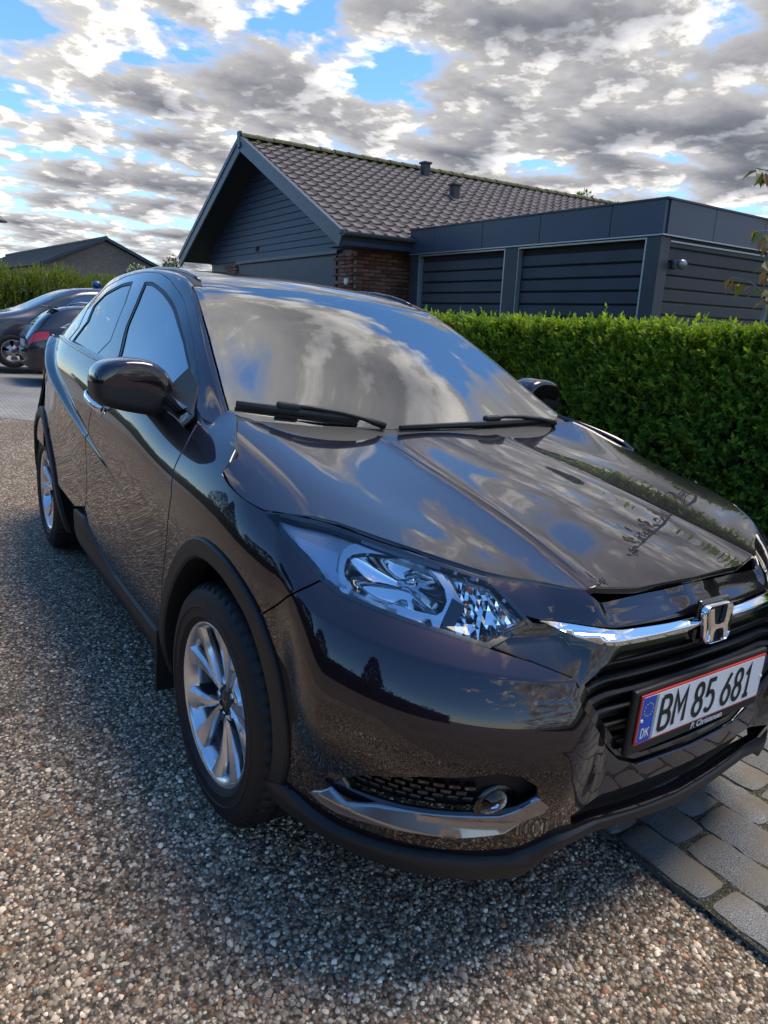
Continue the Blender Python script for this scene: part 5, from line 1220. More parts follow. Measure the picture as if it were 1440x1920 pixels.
# nose panel, chrome bar, grille
nl = [(.5144, .818), (.4995, .8226), (.4662, .8135), (.40, .808), (.313, .8007), (.15, .797), (0, .796)]
half = [(0, .858), (.18, .858), (.325, .853), (.350, .872)] + [p for p in SEAM[::-1] if p[0] < .575][0:] + [(.5774, .903), (.5746, .893)]
half = half + nl[:1] + nl[1:]
def nose_lift(u, v):
    a = np.abs(u)
    return -.006 - .012 * sstep(-a, -.34, -.30) * sstep(v, .80, .835) + .010 * np.exp(-((a) / .075)**4) * sstep(v, .79, .83)
part('nose_panel', sheet_mesh('nose_panel', beltS, mir(half), .014, .002, lift=nose_lift, flange=.015), M['paint'])
part('grille_surround', sheet_mesh('grille_surround', beltS, mir([(0, .792), (.15, .793), (.313, .797), (.4662, .8095), (.5089, .8150), (.6076, .7825), (.518, .754), (.4363, .7237), (.42, .70), (.33, .735), (.2, .742), (0, .745)]), .015, .0015, lift=-.006, flange=.03), M['gloss'])
CB = [(0, .791), (.15, .792), (.30, .797), (.40, .807), (.474, .8135), (.40, .783), (.335, .769), (.15, .767), (0, .766)]
def bar_lift(u, v):
    a = np.abs(u); mid = .781 + .012 * sstep(a, .33, .45); half = .013 * (1 - sstep(a, .33, .475)) + .002
    return .004 + .012 * np.clip(1 - np.abs(v - mid) / half, 0, 1) * (1 - sstep(a, .36, .475) * .8)
part('chrome_bar', sheet_mesh('chrome_bar', beltS, mir(CB), .008, 0, lift=bar_lift, flange=.012), M['chrome'])
for v, um in ((.722, .415), (.683, .385), (.644, .375), (.605, .35), (.566, .315), (.527, .28)):
    h = .011
    sl = [(-um, v - h), (-um, v + h), (um, v + h), (um, v - h)]
    part('grille_slat', sheet_mesh('grille_slat', offs(beltS, -.026), sl, .02, 0, lift=lambda u, w, v=v: .012 * (1 - ((w - v) / .011)**2), flange=.02), M['slat'])
half = [(0, .466), (.195, .474), (.27, .505), (.303, .5361), (.418, .668), (.43, .7187), (.405, .71), (.395, .672), (.285, .548), (.255, .52), (.19, .49), (0, .482)]
for sgn in (1,):
    part('grille_frame', sheet_mesh('grille_frame', beltS, mir(half), .012, 0, lift=-.010, flange=.035), M['gloss'])

# number plate and its holder
PX, PY0, PZ = 0, -.880, .5964
hold = part('plate_holder', box_mesh('plate_holder', (0, -.868, .588), (.535, .016, .158), .006), M['plastic'])
for sx in (-1, 1):
    part('holder_bracket', box_mesh('holder_bracket', (sx * .2, -.845, .588), (.03, .04, .10)), M['matt'], hold)
plate = part('number_plate', box_mesh('number_plate', (0, -.8785, PZ), (.504, .004, .120), .0015), M['red'])
plane = lambda x0, x1, z0, z1, y, nm, r=.006: rrect(x0, x1, z0, z1, y, nm, r)
def rrect(x0, x1, z0, z1, y, nm, r):
    V = []
    for cx, cz, a0 in ((x1 - r, z1 - r, 0), (x0 + r, z1 - r, 90), (x0 + r, z0 + r, 180), (x1 - r, z0 + r, 270)):
        for k in range(5):
            a = math.radians(a0 + 22.5 * k); V.append((cx + r * math.cos(a), y, cz + r * math.sin(a)))
    n = len(V); W = V + [(a, y + .001, c) for a, b, c in V]
    return mesh(nm, W, [tuple(range(n))[::-1][::-1]] + [(i, n + i, n + (i + 1) % n, (i + 1) % n) for i in range(n)])
part('plate_field', plane(-.247, .247, PZ - .055, PZ + .055, -.8812, 'plate_field'), M['white'], plate)
part('euro_band', plane(-.2465, -.2015, PZ - .0545, PZ + .0545, -.8818, 'euro_band', .004), M['blue'], plate)
part('band_edge', plane(-.2015, -.192, PZ - .0545, PZ + .0545, -.8816, 'band_edge', .001), pmat('plate_grey', (.32, .33, .34), .4), plate)
bm = bmesh.new()
for k in range(12):
    a = 2 * PI * k / 12; cx, cz = -.224 + .0155 * math.cos(a), PZ + .024 + .0155 * math.sin(a); vs = []
    for q in range(10):
        rr = .0030 if q % 2 == 0 else .0013; b = PI / 2 + PI * q / 5; vs.append(bm.verts.new((cx + rr * math.cos(b), -.8824, cz + rr * math.sin(b))))
    bm.faces.new(vs[::-1])
part('euro_stars', bm_mesh(bm, 'euro_stars'), M['yellow'], plate)
# lettering drawn as strokes: box 1 high, width given, y up
def arc(cx, cz, rx, rz, a0, a1, n=14): return [(cx + rx * math.cos(math.radians(a0 + (a1 - a0) * i / n)), cz + rz * math.sin(math.radians(a0 + (a1 - a0) * i / n))) for i in range(n + 1)]
GL = {
 'B': (.52, [[(0, 0), (0, 1)], [(0, 1), (.26, 1)] + arc(.26, .76, .22, .24, 90, -90) + [(0, .52)], [(0, .52), (.28, .52)] + arc(.28, .26, .24, .26, 90, -90) + [(0, 0)]]),
 'M': (.58, [[(0, 0), (0, 1), (.29, .42), (.58, 1), (.58, 0)]]),
 '8': (.48, [arc(.24, .755, .21, .245, 0, 360, 24), arc(.24, .255, .24, .255, 0, 360, 24)]),
 '5': (.48, [[(.44, 1), (.07, 1), (.03, .55)] + arc(.22, .31, .25, .31, 130, -140, 20)]),
 '6': (.48, [[(.40, 1), (.06, .48)] + [], arc(.24, .29, .24, .29, 0, 360, 26)]),
 '1': (.34, [[(.02, .74), (.20, 1), (.20, 0)], [(.02, 0), (.38, 0)]]),
 'D': (.5, [[(0, 0), (0, 1), (.2, 1)] + arc(.2, .5, .3, .5, 90, -90) + [(0, 0)]]),
 'K': (.5, [[(0, 0), (0, 1)], [(.48, 1), (.03, .46)], [(.17, .62), (.5, 0)]]),
}
def stroke(bm, pts, w, f, y):
    P = [np.array(p, float) for p in pts]; closed = np.linalg.norm(P[0] - P[-1]) < 1e-6
    n = len(P); L, Rr = [], []
    for i in range(n):
        a = P[i - 1] if i > 0 else (P[-2] if closed else P[i]); b = P[i + 1] if i < n - 1 else (P[1] if closed else P[i])
        d1 = P[i] - a; d2 = b - P[i]
        d1 = d1 / np.linalg.norm(d1) if np.linalg.norm(d1) > 1e-9 else None; d2 = d2 / np.linalg.norm(d2) if np.linalg.norm(d2) > 1e-9 else None
        if d1 is None: d1 = d2
        if d2 is None: d2 = d1
        t = d1 + d2; t = t / (np.linalg.norm(t) + 1e-9); nn = np.array([-t[1], t[0]]); k = 1 / max(.45, float(nn @ np.array([-d1[1], d1[0]])))
        q = P[i]
        if not closed and i == 0: q = q - d2 * 0
        L.append(q + nn * w / 2 * k); Rr.append(q - nn * w / 2 * k)
    lv = [bm.verts.new(f(p, y)) for p in L]; rv = [bm.verts.new(f(p, y)) for p in Rr]
    for i in range(n - 1): bm.faces.new((lv[i], rv[i], rv[i + 1], lv[i + 1]))
def letters(txt, x0, z0, h, wscale, w, gap, y, name, spaces=()):
    x = x0; res = []; bm = bmesh.new(); off = 0
    for i, ch in enumerate(txt):
        if ch == ' ': x += spaces.pop(0) if spaces else h * .35; continue
        wd, st = GL[ch]
        for s in st:
            off += 1
            stroke(bm, [(a * wscale * h, b * h) for a, b in s], w, lambda p, yy, x=x: (x + p[0], yy, z0 + p[1]), y - .00004 * (off % 7))
        x += wd * wscale * h + gap
    bmesh.ops.recalc_face_normals(bm, faces=bm.faces)
    return bm_mesh(bm, name), x
me, xe = letters('BM 85 681', -.174, PZ - .040, .080, .85, .0118, .0165, -.8822, 'plate_letters', [.020, .020])
part('plate_letters', me, M['ink'], plate)
me, xe = letters('DK', -.237, PZ - .043, .022, .95, .0034, .0055, -.8824, 'country_code'); part('country_code', me, M['white'], plate)
def text_mesh(body, size, name, ext=.0006):
    c = bpy.data.curves.new(name, 'FONT'); c.body = body; c.size = size; c.extrude = ext; c.offset = size * .012; c.resolution_u = 3; c.shear = .18
    o = bpy.data.objects.new(name, c); COL.objects.link(o); dg = bpy.context.evaluated_depsgraph_get()
    me = bpy.data.meshes.new_from_object(o.evaluated_get(dg)); bpy.data.objects.remove(o); me.name = name; return me
me = text_mesh('P. Christensen', .0225, 'dealer_name')
w = max(v.co.x for v in me.vertices); 
me.transform(Matrix.Translation((-.030, -.8765, .5165)) @ Matrix.Rotation(PI / 2, 4, 'X')); part('dealer_name', me, M['white'], hold)
for sx in (-1, 1):
    V, F = lathe([(0, -.003), (.003, -.003), (.0042, -.0015), (.0045, 0)], 12); part('plate_screw', mesh('plate_screw', [(sx * .243 + b, -.8815 + a, PZ + .0 + c) for a, b, c in V], F), M['white'], plate)

# badge
def badge(scale, mat_ring):
    bm = bmesh.new(); w, h, r, n = .054, .047, .020, 8
    def outline(w, h, r, taper):
        o = []
        for cx, cz, a0 in ((w - r, h - r, 0), (-w + r, h - r, 90), (-w + r, -h + r, 180), (w - r, -h + r, 270)):
            for k in range(n + 1):
                a = math.radians(a0 + 90 * k / n); x = cx + r * math.cos(a); z = cz + r * math.sin(a)
                o.append((x * (1 + taper * z / h), z))
        return o
    rings = [[bm.verts.new((x, d, z)) for x, z in outline(w - k, h - k, r - k * .7, .10)] for k, d in ((0, .004), (.001, -.004), (.003, -.0085), (.006, -.004), (.0065, .002))]
    for a, b in zip(rings, rings[1:]):
        m = len(a)
        for i in range(m): bm.faces.new((a[i], a[(i + 1) % m], b[(i + 1) % m], b[i]))
    # the H: two flared stems and a waist
    def solid(poly, d0=-.0095, d1=.001):
        f = [bm.verts.new((x, d0, z)) for x, z in poly]; g = [bm.verts.new((x * 1.03, d1, z * 1.03)) for x, z in poly]
        m = len(f)
        for t in geometry.tessellate_polygon([[Vector((x, z, 0)) for x, z in poly]]): bm.faces.new([f[i] for i in t])
        for i in range(m): bm.faces.new((f[i], f[(i + 1) % m], g[(i + 1) % m], g[i]))
    for s in (1, -1):
        stem = [(s * .0425, .039), (s * .0275, .039), (s * .0225, .010), (s * .018, .001), (0, -.0015), (0, -.0115), (s * .014, -.0125), (s * .0195, -.0195), (s * .0220, -.039), (s * .0345, -.039), (s * .0360, .0)]
        solid(stem if s > 0 else stem)
    bmesh.ops.recalc_face_normals(bm, faces=bm.faces)
    return bm
BADGE_C = (0, -.868, .779)
bm = badge(1, None); bmesh.ops.rotate(bm, cent=(0, 0, 0), matrix=Matrix.Rotation(-.10, 3, 'X'), verts=bm.verts); bmesh.ops.translate(bm, vec=BADGE_C, verts=bm.verts)
bdg = part('badge', bm_mesh(bm, 'badge', True, math.radians(35)), M['chrome'])
bm = bmesh.new(); vs = add_box(bm, (0, .006, 0), (.094, .006, .084), bevel=.002); bmesh.ops.rotate(bm, cent=(0, 0, 0), matrix=Matrix.Rotation(-.10, 3, 'X'), verts=bm.verts); bmesh.ops.translate(bm, vec=BADGE_C, verts=bm.verts)
part('badge_backing', bm_mesh(bm, 'badge_backing'), M['matt'], bdg)
bm = bmesh.new(); add_box(bm, (0, -.852, .785), (.118, .012, .10), bevel=.005); part('badge_mount', bm_mesh(bm, 'badge_mount'), M['gloss'], bdg)

# headlights
HLc = chaikin(HL[:7] + [HL[7]] + [HL[8]] + HL[9:], 0)
def on(S, uv): return S(np.array([uv[0]]), np.array([uv[1]]))[0]
for fl in SIDES:
    hl = part('headlight', sheet_mesh('headlight', belt, HL, .014, .002, lift=.002, flange=0, flip=fl), M['lens'])
    part('lamp_rim', sheet_mesh('lamp_rim', belt, HL, .01, .0015, holes=[inset(HL, .010)], lift=.000, flange=.02, flip=fl), M['gloss'], hl)
    part('lamp_housing', sheet_mesh('lamp_housing', offs(belt, -.05), inset(HL, -.012), .02, 0, holes=[TR['main_reflector']], flange=0, flip=fl), bpy.data.materials['lamp_grey_silver'], hl)
    # blue-grey bezel panels between the lamps
    part('lamp_bezel', sheet_mesh('lamp_bezel', offs(belt, -.018), inset(HL, .012), .014, 0, holes=[inset(TR['main_reflector'], -.003), inset(TR['turn_lamp'], -.002)], flange=.02, flip=fl), M['satin'] if 0 else pmat('bezel', (.46, .49, .53), .4, .6), hl)
    # main reflector: a stepped bowl running back from its opening
    RO = resample(chaikin(TR['main_reflector'], 2, True), .012); c0 = np.array([.765, .885])
    V = []; F = []; n = len(RO); ks = [(t, -.018 - .060 * (1 - (1 - t)**1.8)) for t in (0, .06, .13, .21, .3, .4, .52, .66, .82, .93)]
    for t, d in ks:
        q = RO + (c0 - RO) * t; V += list(offs(belt, d)(q[:, 0], q[:, 1]))
    for a in range(len(ks) - 1):
        for i in range(n):
            F.append((a * n + i, a * n + (i + 1) % n, (a + 1) * n + (i + 1) % n, (a + 1) * n + i))
    F.append(tuple((len(ks) - 1) * n + i for i in range(n)))
    if fl: V = [v * [-1, 1, 1] for v in V]; F = [f[::-1] for f in F]
    lr = mesh('lamp_reflector', V, F, True); lr.set_sharp_from_angle(angle=math.radians(38)); part('lamp_reflector', lr, M['chrome'], hl)
    # frame round the opening
    part('reflector_frame', sheet_mesh('reflector_frame', belt, chaikin(inset(TR['main_reflector'], -.010), 1, True), .01, 0, holes=[chaikin(inset(TR['main_reflector'], .006), 1, True)], lift=-.013, flange=.015, flip=fl), M['satin'], hl)
    part('lamp_divider', sheet_mesh('lamp_divider', belt, TR['lamp_divider'], .012, 0, lift=-.010, flange=.03, flip=fl), M['gloss'], hl)
    # ribbed marker
    def ribs(u, v): return .0010 * np.abs(((u * 1.0 + v * .3) * 160) % 2 - 1)
    part('marker_reflector', sheet_mesh('marker_reflector', offs(belt, -.014), TR['side_marker'], .012, 0, flange=.01, flip=fl), pmat('marker_silver', (.55, .60, .68), .38, .85), hl)
    # faceted turn lamp
    tv, tf, _ = trisheet(TR['turn_lamp'], .0095)
    r2 = np.random.default_rng(3); dd = -.028 + r2.uniform(-.005, .005, len(tv)); P = belt(tv[:, 0], tv[:, 1]) + nrm(belt, tv[:, 0], tv[:, 1]) * dd[:, None]
    if fl: P = P * [-1, 1, 1]
    part('turn_reflector', mesh('turn_reflector', P, tf if not fl else tf[:, ::-1]), M['chrome'], hl)
    p = on(offs(belt, -.02), (.612, .873)) * ([-1, 1, 1] if fl else [1, 1, 1]); bm = bmesh.new(); bmesh.ops.create_uvsphere(bm, u_segments=12, v_segments=8, radius=.007); bmesh.ops.translate(bm, vec=p, verts=bm.verts)
    part('turn_bulb', bm_mesh(bm, 'turn_bulb', True), M['amber'], hl)
    p = on(offs(belt, -.06), (.78, .885)); q = on(offs(belt, -.03), (.74, .88)); V, F = tube([p * ([-1, 1, 1] if fl else 1), q * ([-1, 1, 1] if fl else 1)], .009, 12)
    part('main_bulb', mesh('main_bulb', V, F, True), M['satin'], hl)

# wings, doors, rear quarter
hl_rear = [(1.1534, .9417), (1.0864, .9150), (1.0118, .8793), (.9636, .8474)]
kr = [i for i, p in enumerate(arch_f) if p[0] > 1.93 and p[1] < .36][0]
k0 = [i for i, p in enumerate(arch_f) if p[1] > .726 and p[0] < 1.3][0]
TOP_W = [(1.955, 1.155), (1.90, 1.175), (1.80, 1.185)]
wing = [p for p in SEAM if p[0] >= 1.15 or p[1] > .98] + hl_rear + [(1.0601, .7964), (1.1674, .7253)] + arch_f[k0:kr] + [(1.9675, .31)] + DF[::-1] + [(1.84, 1.125), (1.80, 1.165)]
both('front_wing', belt, wing, M['paint'], .011)
DFc = [(a + .004, b) for a, b in DF]
fd = [(1.80, 1.10)] + DFc[:-1] + [(1.9650, .352)] + [(a, b) for a, b in SILL if 1.97 < a < 3.02] + DM[::-1][0:] + [(2.79, 1.172), (2.4, 1.155), (2.1, 1.135), (1.95, 1.12)]
fd = [p for i, p in enumerate(fd)]
front_doors = both('front_door', belt, fd, M['paint'], .011, lines=HAL, gap=.0035)
yr = lambda y: float(u_of_y(y))
ar_f = [p for p in arch_r]                                       # goes from the front bottom of the rear arch over to its back
ka = [i for i, p in enumerate(ar_f) if p[1] > .45][0]
kb = [i for i, p in enumerate(ar_f) if p[1] > .70][0]
DMr = [(a + .003, b) for a, b in DM]
DR = [(yr(2.335), .735), (yr(2.36), .85), (yr(2.38), 1.0), (yr(2.36), 1.12), (yr(2.31), 1.20)]
rd = DMr + [(3.26, .448)] + ar_f[ka:kb] + DR + [(yr(2.2), 1.212), (3.1, 1.19)]
rear_doors = both('rear_door', belt, rd, M['paint'], .011, lines=HAL, gap=.0035)
ke = [i for i, p in enumerate(ar_f) if p[1] > .60][-1]
qp = DR[::-1] + ar_f[kb:ke] + [(yr(3.0), .60), (yr(3.15), .60)] + [(4.05, .60), (4.05, .98), (4.15, 1.02), (4.12, 1.19), (yr(3.0), 1.195), (yr(2.7), 1.195), (yr(2.45), 1.20)]
both('rear_quarter', belt, qp, M['paint'], .02, lines=HAL)
rb = ar_f[ke:] + [(yr(3.07), .22), (4.6, .22), (5.07, .22), (5.07, .595), (4.05, .595), (yr(3.15), .597), (yr(3.0), .597)]
both('rear_bumper', belt, rb, M['paint'], .025)
both('tail_lamp', belt, [(yr(2.93), 1.04), (yr(3.05), 1.10), (4.50, 1.10), (4.50, .98), (yr(3.1), .95), (yr(2.95), .99)], M['tail'], .02, lift=.004)
both('tailgate', belt, [(4.52, .60), (5.07, .60), (5.07, 1.16), (4.52, 1.16)], M['paint'], .03)
# arch flares: the arch outline swept inwards over a rounded lip
for fl in SIDES:
    for nm, arc_ in (('front_arch_flare', arch_f), ('rear_arch_flare', arch_r)):
        A = np.array(arc_); A = np.array(resample([tuple(p) for p in A], .02, False))
        cen = np.array([(arc_[0][0] + arc_[-1][0]) / 2, .334])
        prof = [(-.003, -.010), (-.003, .005), (.002, .010), (.025, .012), (.046, .011), (.053, .006), (.056, -.01), (.058, -.07)]
        V = []; F = []
        d = cen - A; d[:, 1] = np.where(A[:, 1] < .334, 0, d[:, 1]); d /= np.linalg.norm(d, axis=1, keepdims=True)
        for o, l in prof:
            q = A + d * o; V.append(belt(q[:, 0], q[:, 1]) + np.stack([-np.ones(len(q)), np.zeros(len(q)), np.zeros(len(q))], 1) * l)
        n = len(A); V = np.concatenate(V)
        for a in range(len(prof) - 1):
            for i in range(n - 1): F.append((a * n + i, a * n + i + 1, (a + 1) * n + i + 1, (a + 1) * n + i))
        if fl: V = V * [-1, 1, 1]; F = [f[::-1] for f in F]
        me = mesh(nm, V, F, True); me.set_sharp_from_angle(angle=math.radians(32)); part(nm, me, M['plastic'])
# sills
sl = [(1.955, .20), (1.955, .30), (1.965, .344)] + [(a, b - .004) for a, b in SILL if 1.97 < a < 3.2] + [(3.262, .440), (3.30, .34), (3.20, .30), (3.10, .20)]
both('sill', belt, sl, M['plastic'], .02, lift=lambda u, v: .006 + .014 * np.exp(-((v - .30) / .035)**2), flange=.03)
# mud flap behind the front wheel
for s in (-1, 1):
    part('mud_flap', box_mesh('mud_flap', (s * .80, .47, .25), (.16, .012, .22), .004), M['plastic'])

# dark tub under the panels, wheel housings
bm = bmesh.new()
add_box(bm, (0, 1.5, .26), (1.44, 3.4, .06)); add_box(bm, (0, 1.5, .42), (1.0, 4.0, .30)); add_box(bm, (0, -.45, .5), (.8, .5, .3)); add_box(bm, (0, 1.30, .55), (1.56, 1.62, .50))
add_box(bm, (0, -.1, .70), (1.1, 1.05, .22)); add_box(bm, (0, 3.0, .70), (1.3, .7, .25))
part('underbody', bm_mesh(bm, 'underbody'), M['matt'])
for fl in SIDES:
    for y in (0, 2.61):
        V, F = lathe([(.36, -.50), (.400, -.50), (.400, -.80), (.405, -.83)], 48); 
        V = [(a, y + b, .345 + c) for a, b, c in V if True]
        V = [(a, b, max(c, .29)) for a, b, c in V]
        if fl: V = [(-a, b, c) for a, b, c in V]
        part('wheel_housing', mesh('wheel_housing', V, F, True), M['matt'])
# ---------------------------------------------------------------- upper body
mirv = lambda half: list(half) + [(u, 2 - v) for u, v in half[::-1] if abs(v - 1) > 1e-6]
WS = TR['ws_edge']; FO = TR['frame_out']
ws = [(.225, 1.0), (.228, .85), (.245, .65), (.275, .5), (.31, .440)] + [(a, b + .004) for a, b in WS] + [(1.068, .5), (1.069, .7), (1.07, 1.0)]
scr = part('windscreen', sheet_mesh('windscreen', upperS, mirv(ws), .03, .001, flange=.006), M['screen'])
fr_ = [(.225, 1.0), (.228, .85), (.245, .65), (.275, .5), (.31, .440)] + [(a, b + .004) for a, b in WS] + [(1.068, .5), (1.069, .7), (1.07, 1.0)]
ins = [(.285, 1.0), (.287, .85), (.302, .65), (.33, .51), (.36, .462)] + [(a + .0, b + .022) for a, b in WS[2:5]] + [(1.02, .462), (1.035, .5), (1.04, .7), (1.04, 1.0)]
part('screen_border', sheet_mesh('screen_border', offs(upperS, -.005), mirv(fr_), .03, .002, holes=[mirv(ins)], flange=0), M['matt'], scr)
cant = [(.27, .40)] + [(a, b - .0005) for a, b in WS] + [(1.069, .446), (1.2, .452), (1.65, .462), (2.3, .462), (2.9, .455), (3.22, .45), (3.22, -.06), (2.6, -.04), (2.30, .0), (2.262, .055)] + FO[1:-1] + [(.462, .236), (.40, .17), (.33, .17), (.27, .26)]
for fl in SIDES: part('body_pillar', sheet_mesh('body_pillar', upper, cant, .02, .0012, flange=.014, flip=fl), M['paint'])
for fl in SIDES:
    part('roof_moulding', sheet_mesh('roof_moulding', upper, [(1.070, .446), (1.2, .452), (1.65, .462), (2.3, .462), (2.9, .455), (2.9, .478), (2.3, .484), (1.65, .492), (1.2, .492), (1.070, .476)], .02, 0, lift=.002, flange=.01, flip=fl), M['seal'])
roof = [(1.0705, 1.0), (1.0695, .7), (1.0685, .52), (1.0705, .4765), (1.2, .4925), (1.65, .4925), (2.3, .4845), (2.9, .4785), (3.05, .48), (3.1, .7), (3.1, 1.0)]
part('roof', sheet_mesh('roof', upperS, mirv(roof), .035, .0012), M['paint'])
part('rear_screen', sheet_mesh('rear_screen', upperS, mirv([(3.1, 1.0), (3.1, .7), (3.05, .48), (3.24, .46), (3.28, 1.0)]), .04, .001), M['privacy'])
FGl = [(1.30, .045)] + TR['front_glass'] + [(.60, .06), (.66, .035)]
RGl = [(2.16, .055)] + TR['rear_glass'][1:-1] + [(1.55, .06), (1.552, .046)]
frame = [(2.2487, .050)] + FO[1:] + [(.42, .175), (.37, .12), (.36, .0), (.6, -.005), (1.5, .02)]
for fl in SIDES:
    fr = part('window_frame', sheet_mesh('window_frame', upper, frame, .018, .0022, holes=[FGl, RGl], flange=.016, lift=-.002, flip=fl), M['gloss'])
    part('window_seal', sheet_mesh('window_seal', offs(upper, -.004), inset(FGl, -.004), .012, 0, holes=[inset(FGl, .014)], flange=0, lift=0, flip=fl), M['seal'], fr)
    part('window_seal', sheet_mesh('window_seal', offs(upper, -.004), inset(RGl, -.004), .012, 0, holes=[inset(RGl, .014)], flange=0, lift=0, flip=fl), M['seal'], fr)
    part('side_window', sheet_mesh('side_window', offs(upper, -.007), FGl, .03, -.01, flange=0, flip=fl), M['window'])
    part('side_window', sheet_mesh('side_window', offs(upper, -.007), RGl, .03, -.01, flange=0, flip=fl), M['privacy'])
    part('mirror_sail', sheet_mesh('mirror_sail', upper, [(.62, .262), (.50, .262), (.44, .20), (.38, .10), (.62, .03)], .02, 0, lift=.002, flange=.006, flip=fl), M['plastic'])
# waist moulding between door skin and glass
for fl in SIDES:
    ys = np.linspace(.42, 2.27, 40); prof = []
    ub = u_of_y(ys); vb = np.interp(ys, [.42, .8, 1.5, 2.2, 2.3], [1.112, 1.130, 1.160, 1.205, 1.21])
    a = belt(ub, vb - .004); vu = np.interp(ys, [.4, .6, 1.5, 2.3], [.02, .03, .045, .063]); b = upper(ys, vu)
    V = []; F = []; m = (a + b) / 2
    rows = [a + [.004, 0, -.012], a + [-.004, 0, .0], a + [-.003, 0, .010], m + [-.004, 0, .014], b + [-.004, 0, .006], b + [.010, 0, .004]]
    n = len(ys); V = np.concatenate(rows)
    for r in range(len(rows) - 1):
        for i in range(n - 1): F.append((r * n + i, r * n + n + i, r * n + n + i + 1, r * n + i + 1)[::-1])
    if fl: V = V * [-1, 1, 1]; F = [f[::-1] for f in F]
    part('waist_moulding', mesh('waist_moulding', V, F, True), M['gloss'])
# roof rails
for s in (1, -1):
    ys = np.array([1.14, 1.20, 1.30, 1.45, 1.7, 2.1, 2.5, 2.75, 2.85, 2.9]); hgt = np.array([.0, .003, .005, .006, .006, .006, .006, .005, .003, 0])
    p = upper(ys, np.full(len(ys), .485)); p[:, 2] += hgt; p[:, 0] *= s
    V, F = tube([tuple(q) for q in p], .008, 10); part('roof_rail', mesh('roof_rail', V, F, True), M['gloss'] if s > 0 else M['gloss'])

# door handles
for fl, d in zip(SIDES, front_doors):
    uu = np.linspace(2.845, 2.60, 12); vv = np.linspace(1.031, .991, 12); lift = np.array([.004, .018, .026, .030, .032, .033, .033, .032, .03, .027, .02, .004])
    P = belt(uu, vv) + nrm(belt, uu, vv) * lift[:, None]
    V = []; F = []; k = 10
    for i in range(12):
        n = nrm(belt, uu[i:i + 1].repeat(2), vv[i:i + 1].repeat(2))[0]; t = P[min(i + 1, 11)] - P[max(i - 1, 0)]; t /= np.linalg.norm(t); b = np.cross(n, t)
        for j in range(k):
            a = 2 * PI * j / k; V.append(P[i] + n * math.cos(a) * .007 + b * math.sin(a) * .015)
    for i in range(11):
        for j in range(k): F.append((i * k + j, i * k + (j + 1) % k, (i + 1) * k + (j + 1) % k, (i + 1) * k + j))
    F += [tuple(range(k)), tuple(11 * k + j for j in range(k))[::-1]]
    if fl: V = [v * [-1, 1, 1] for v in V]; F = [f[::-1] for f in F]
    part('door_handle', mesh('door_handle', V, F, True), M['chrome'], d)
    rec = [(2.66 + .055 * math.cos(a), .985 + .030 * math.sin(a)) for a in np.linspace(0, 2 * PI, 20, endpoint=False)]
    part('handle_recess', sheet_mesh('handle_recess', belt, rec, .008, 0, lift=lambda u, v: .0012 - .0 * u, flange=0, flip=fl), M['gloss'], d)

# door mirrors
OUT = [(-1.026, 1.115), (-1.027, 1.147), (-1.020, 1.174), (-1.004, 1.194), (-.977, 1.2075), (-.929, 1.2165), (-.865, 1.2165), (-.819, 1.197), (-.787, 1.158), (-.7725, 1.108), (-.772, 1.060), (-.79, 1.042), (-.849, 1.038), (-.95, 1.054), (-1.005, 1.072), (-1.022, 1.088)]
def mirror_z(x): return float(np.interp(x, [-1.03, -.95, -.87, -.77], [1.142, 1.130, 1.122, 1.116]))
for fl in SIDES:
    O = np.array(chaikin(OUT, 1, True)); O = resample(O, .010); n = len(O); cc = np.array([-.905, 1.135])
    rows = []
    for t in np.linspace(0, 1, 13):
        a = t * PI / 2; sc = math.sin(a)**.24; y = .66 - .080 * math.cos(a)**.5
        rows.append((sc, y))
    rows += [(1.0, .685), (.985, .70), (.93, .703)]
    V = []; F = []
    for sc, y in rows:
        q = cc + (O - cc) * max(sc, .002); V += [(a, y - .10 * (a + .90) * .35, b) for a, b in q]
    for r in range(len(rows) - 1):
        for i in range(n): F.append((r * n + i, r * n + (i + 1) % n, (r + 1) * n + (i + 1) % n, (r + 1) * n + i))
    V = np.array(V); cap = []; low = []
    for f in F:
        c = V[list(f)].mean(0); (cap if c[2] > mirror_z(c[0]) else low).append(f)
    if fl: V = V * [-1, 1, 1]; cap = [f[::-1] for f in cap]; low = [f[::-1] for f in low]
    mr = part('door_mirror', mesh('door_mirror', V, low, True), M['plastic'])
    part('mirror_cap', mesh('mirror_cap', V, cap, True), M['paint'], mr)
    q = cc + (O - cc) * .9; G = [(a * (-1 if fl else 1), .704 - .035 * (a + .90), b) for a, b in q]
    part('mirror_glass', mesh('mirror_glass', G, [tuple(range(n)) if not fl else tuple(range(n))[::-1]]), M['chrome'], mr)
    # lens strip along the split
    xs = np.linspace(-1.024, -.975, 8)
    arm = [(-.80, .63, 1.083), (-.775, .60, 1.072), (-.755, .55, 1.064), (-.748, .49, 1.056), (-.758, .44, 1.048), (-.785, .41, 1.040)]
    arm = chaikin(arm, 2); m = len(arm); 
    Vt, Ft = tube([(a * (-1 if fl else 1), b, c) for a, b, c in arm], list(np.linspace(.032, .036, m)), 14)
    cz = [p[2] for p in arm]
    Vt = [Vector((v.x, v.y, cz[i // 14] + (v.z - cz[i // 14]) * .72)) for i, v in enumerate(Vt)]
    part('mirror_arm', mesh('mirror_arm', Vt, Ft, True), M['plastic'], mr)

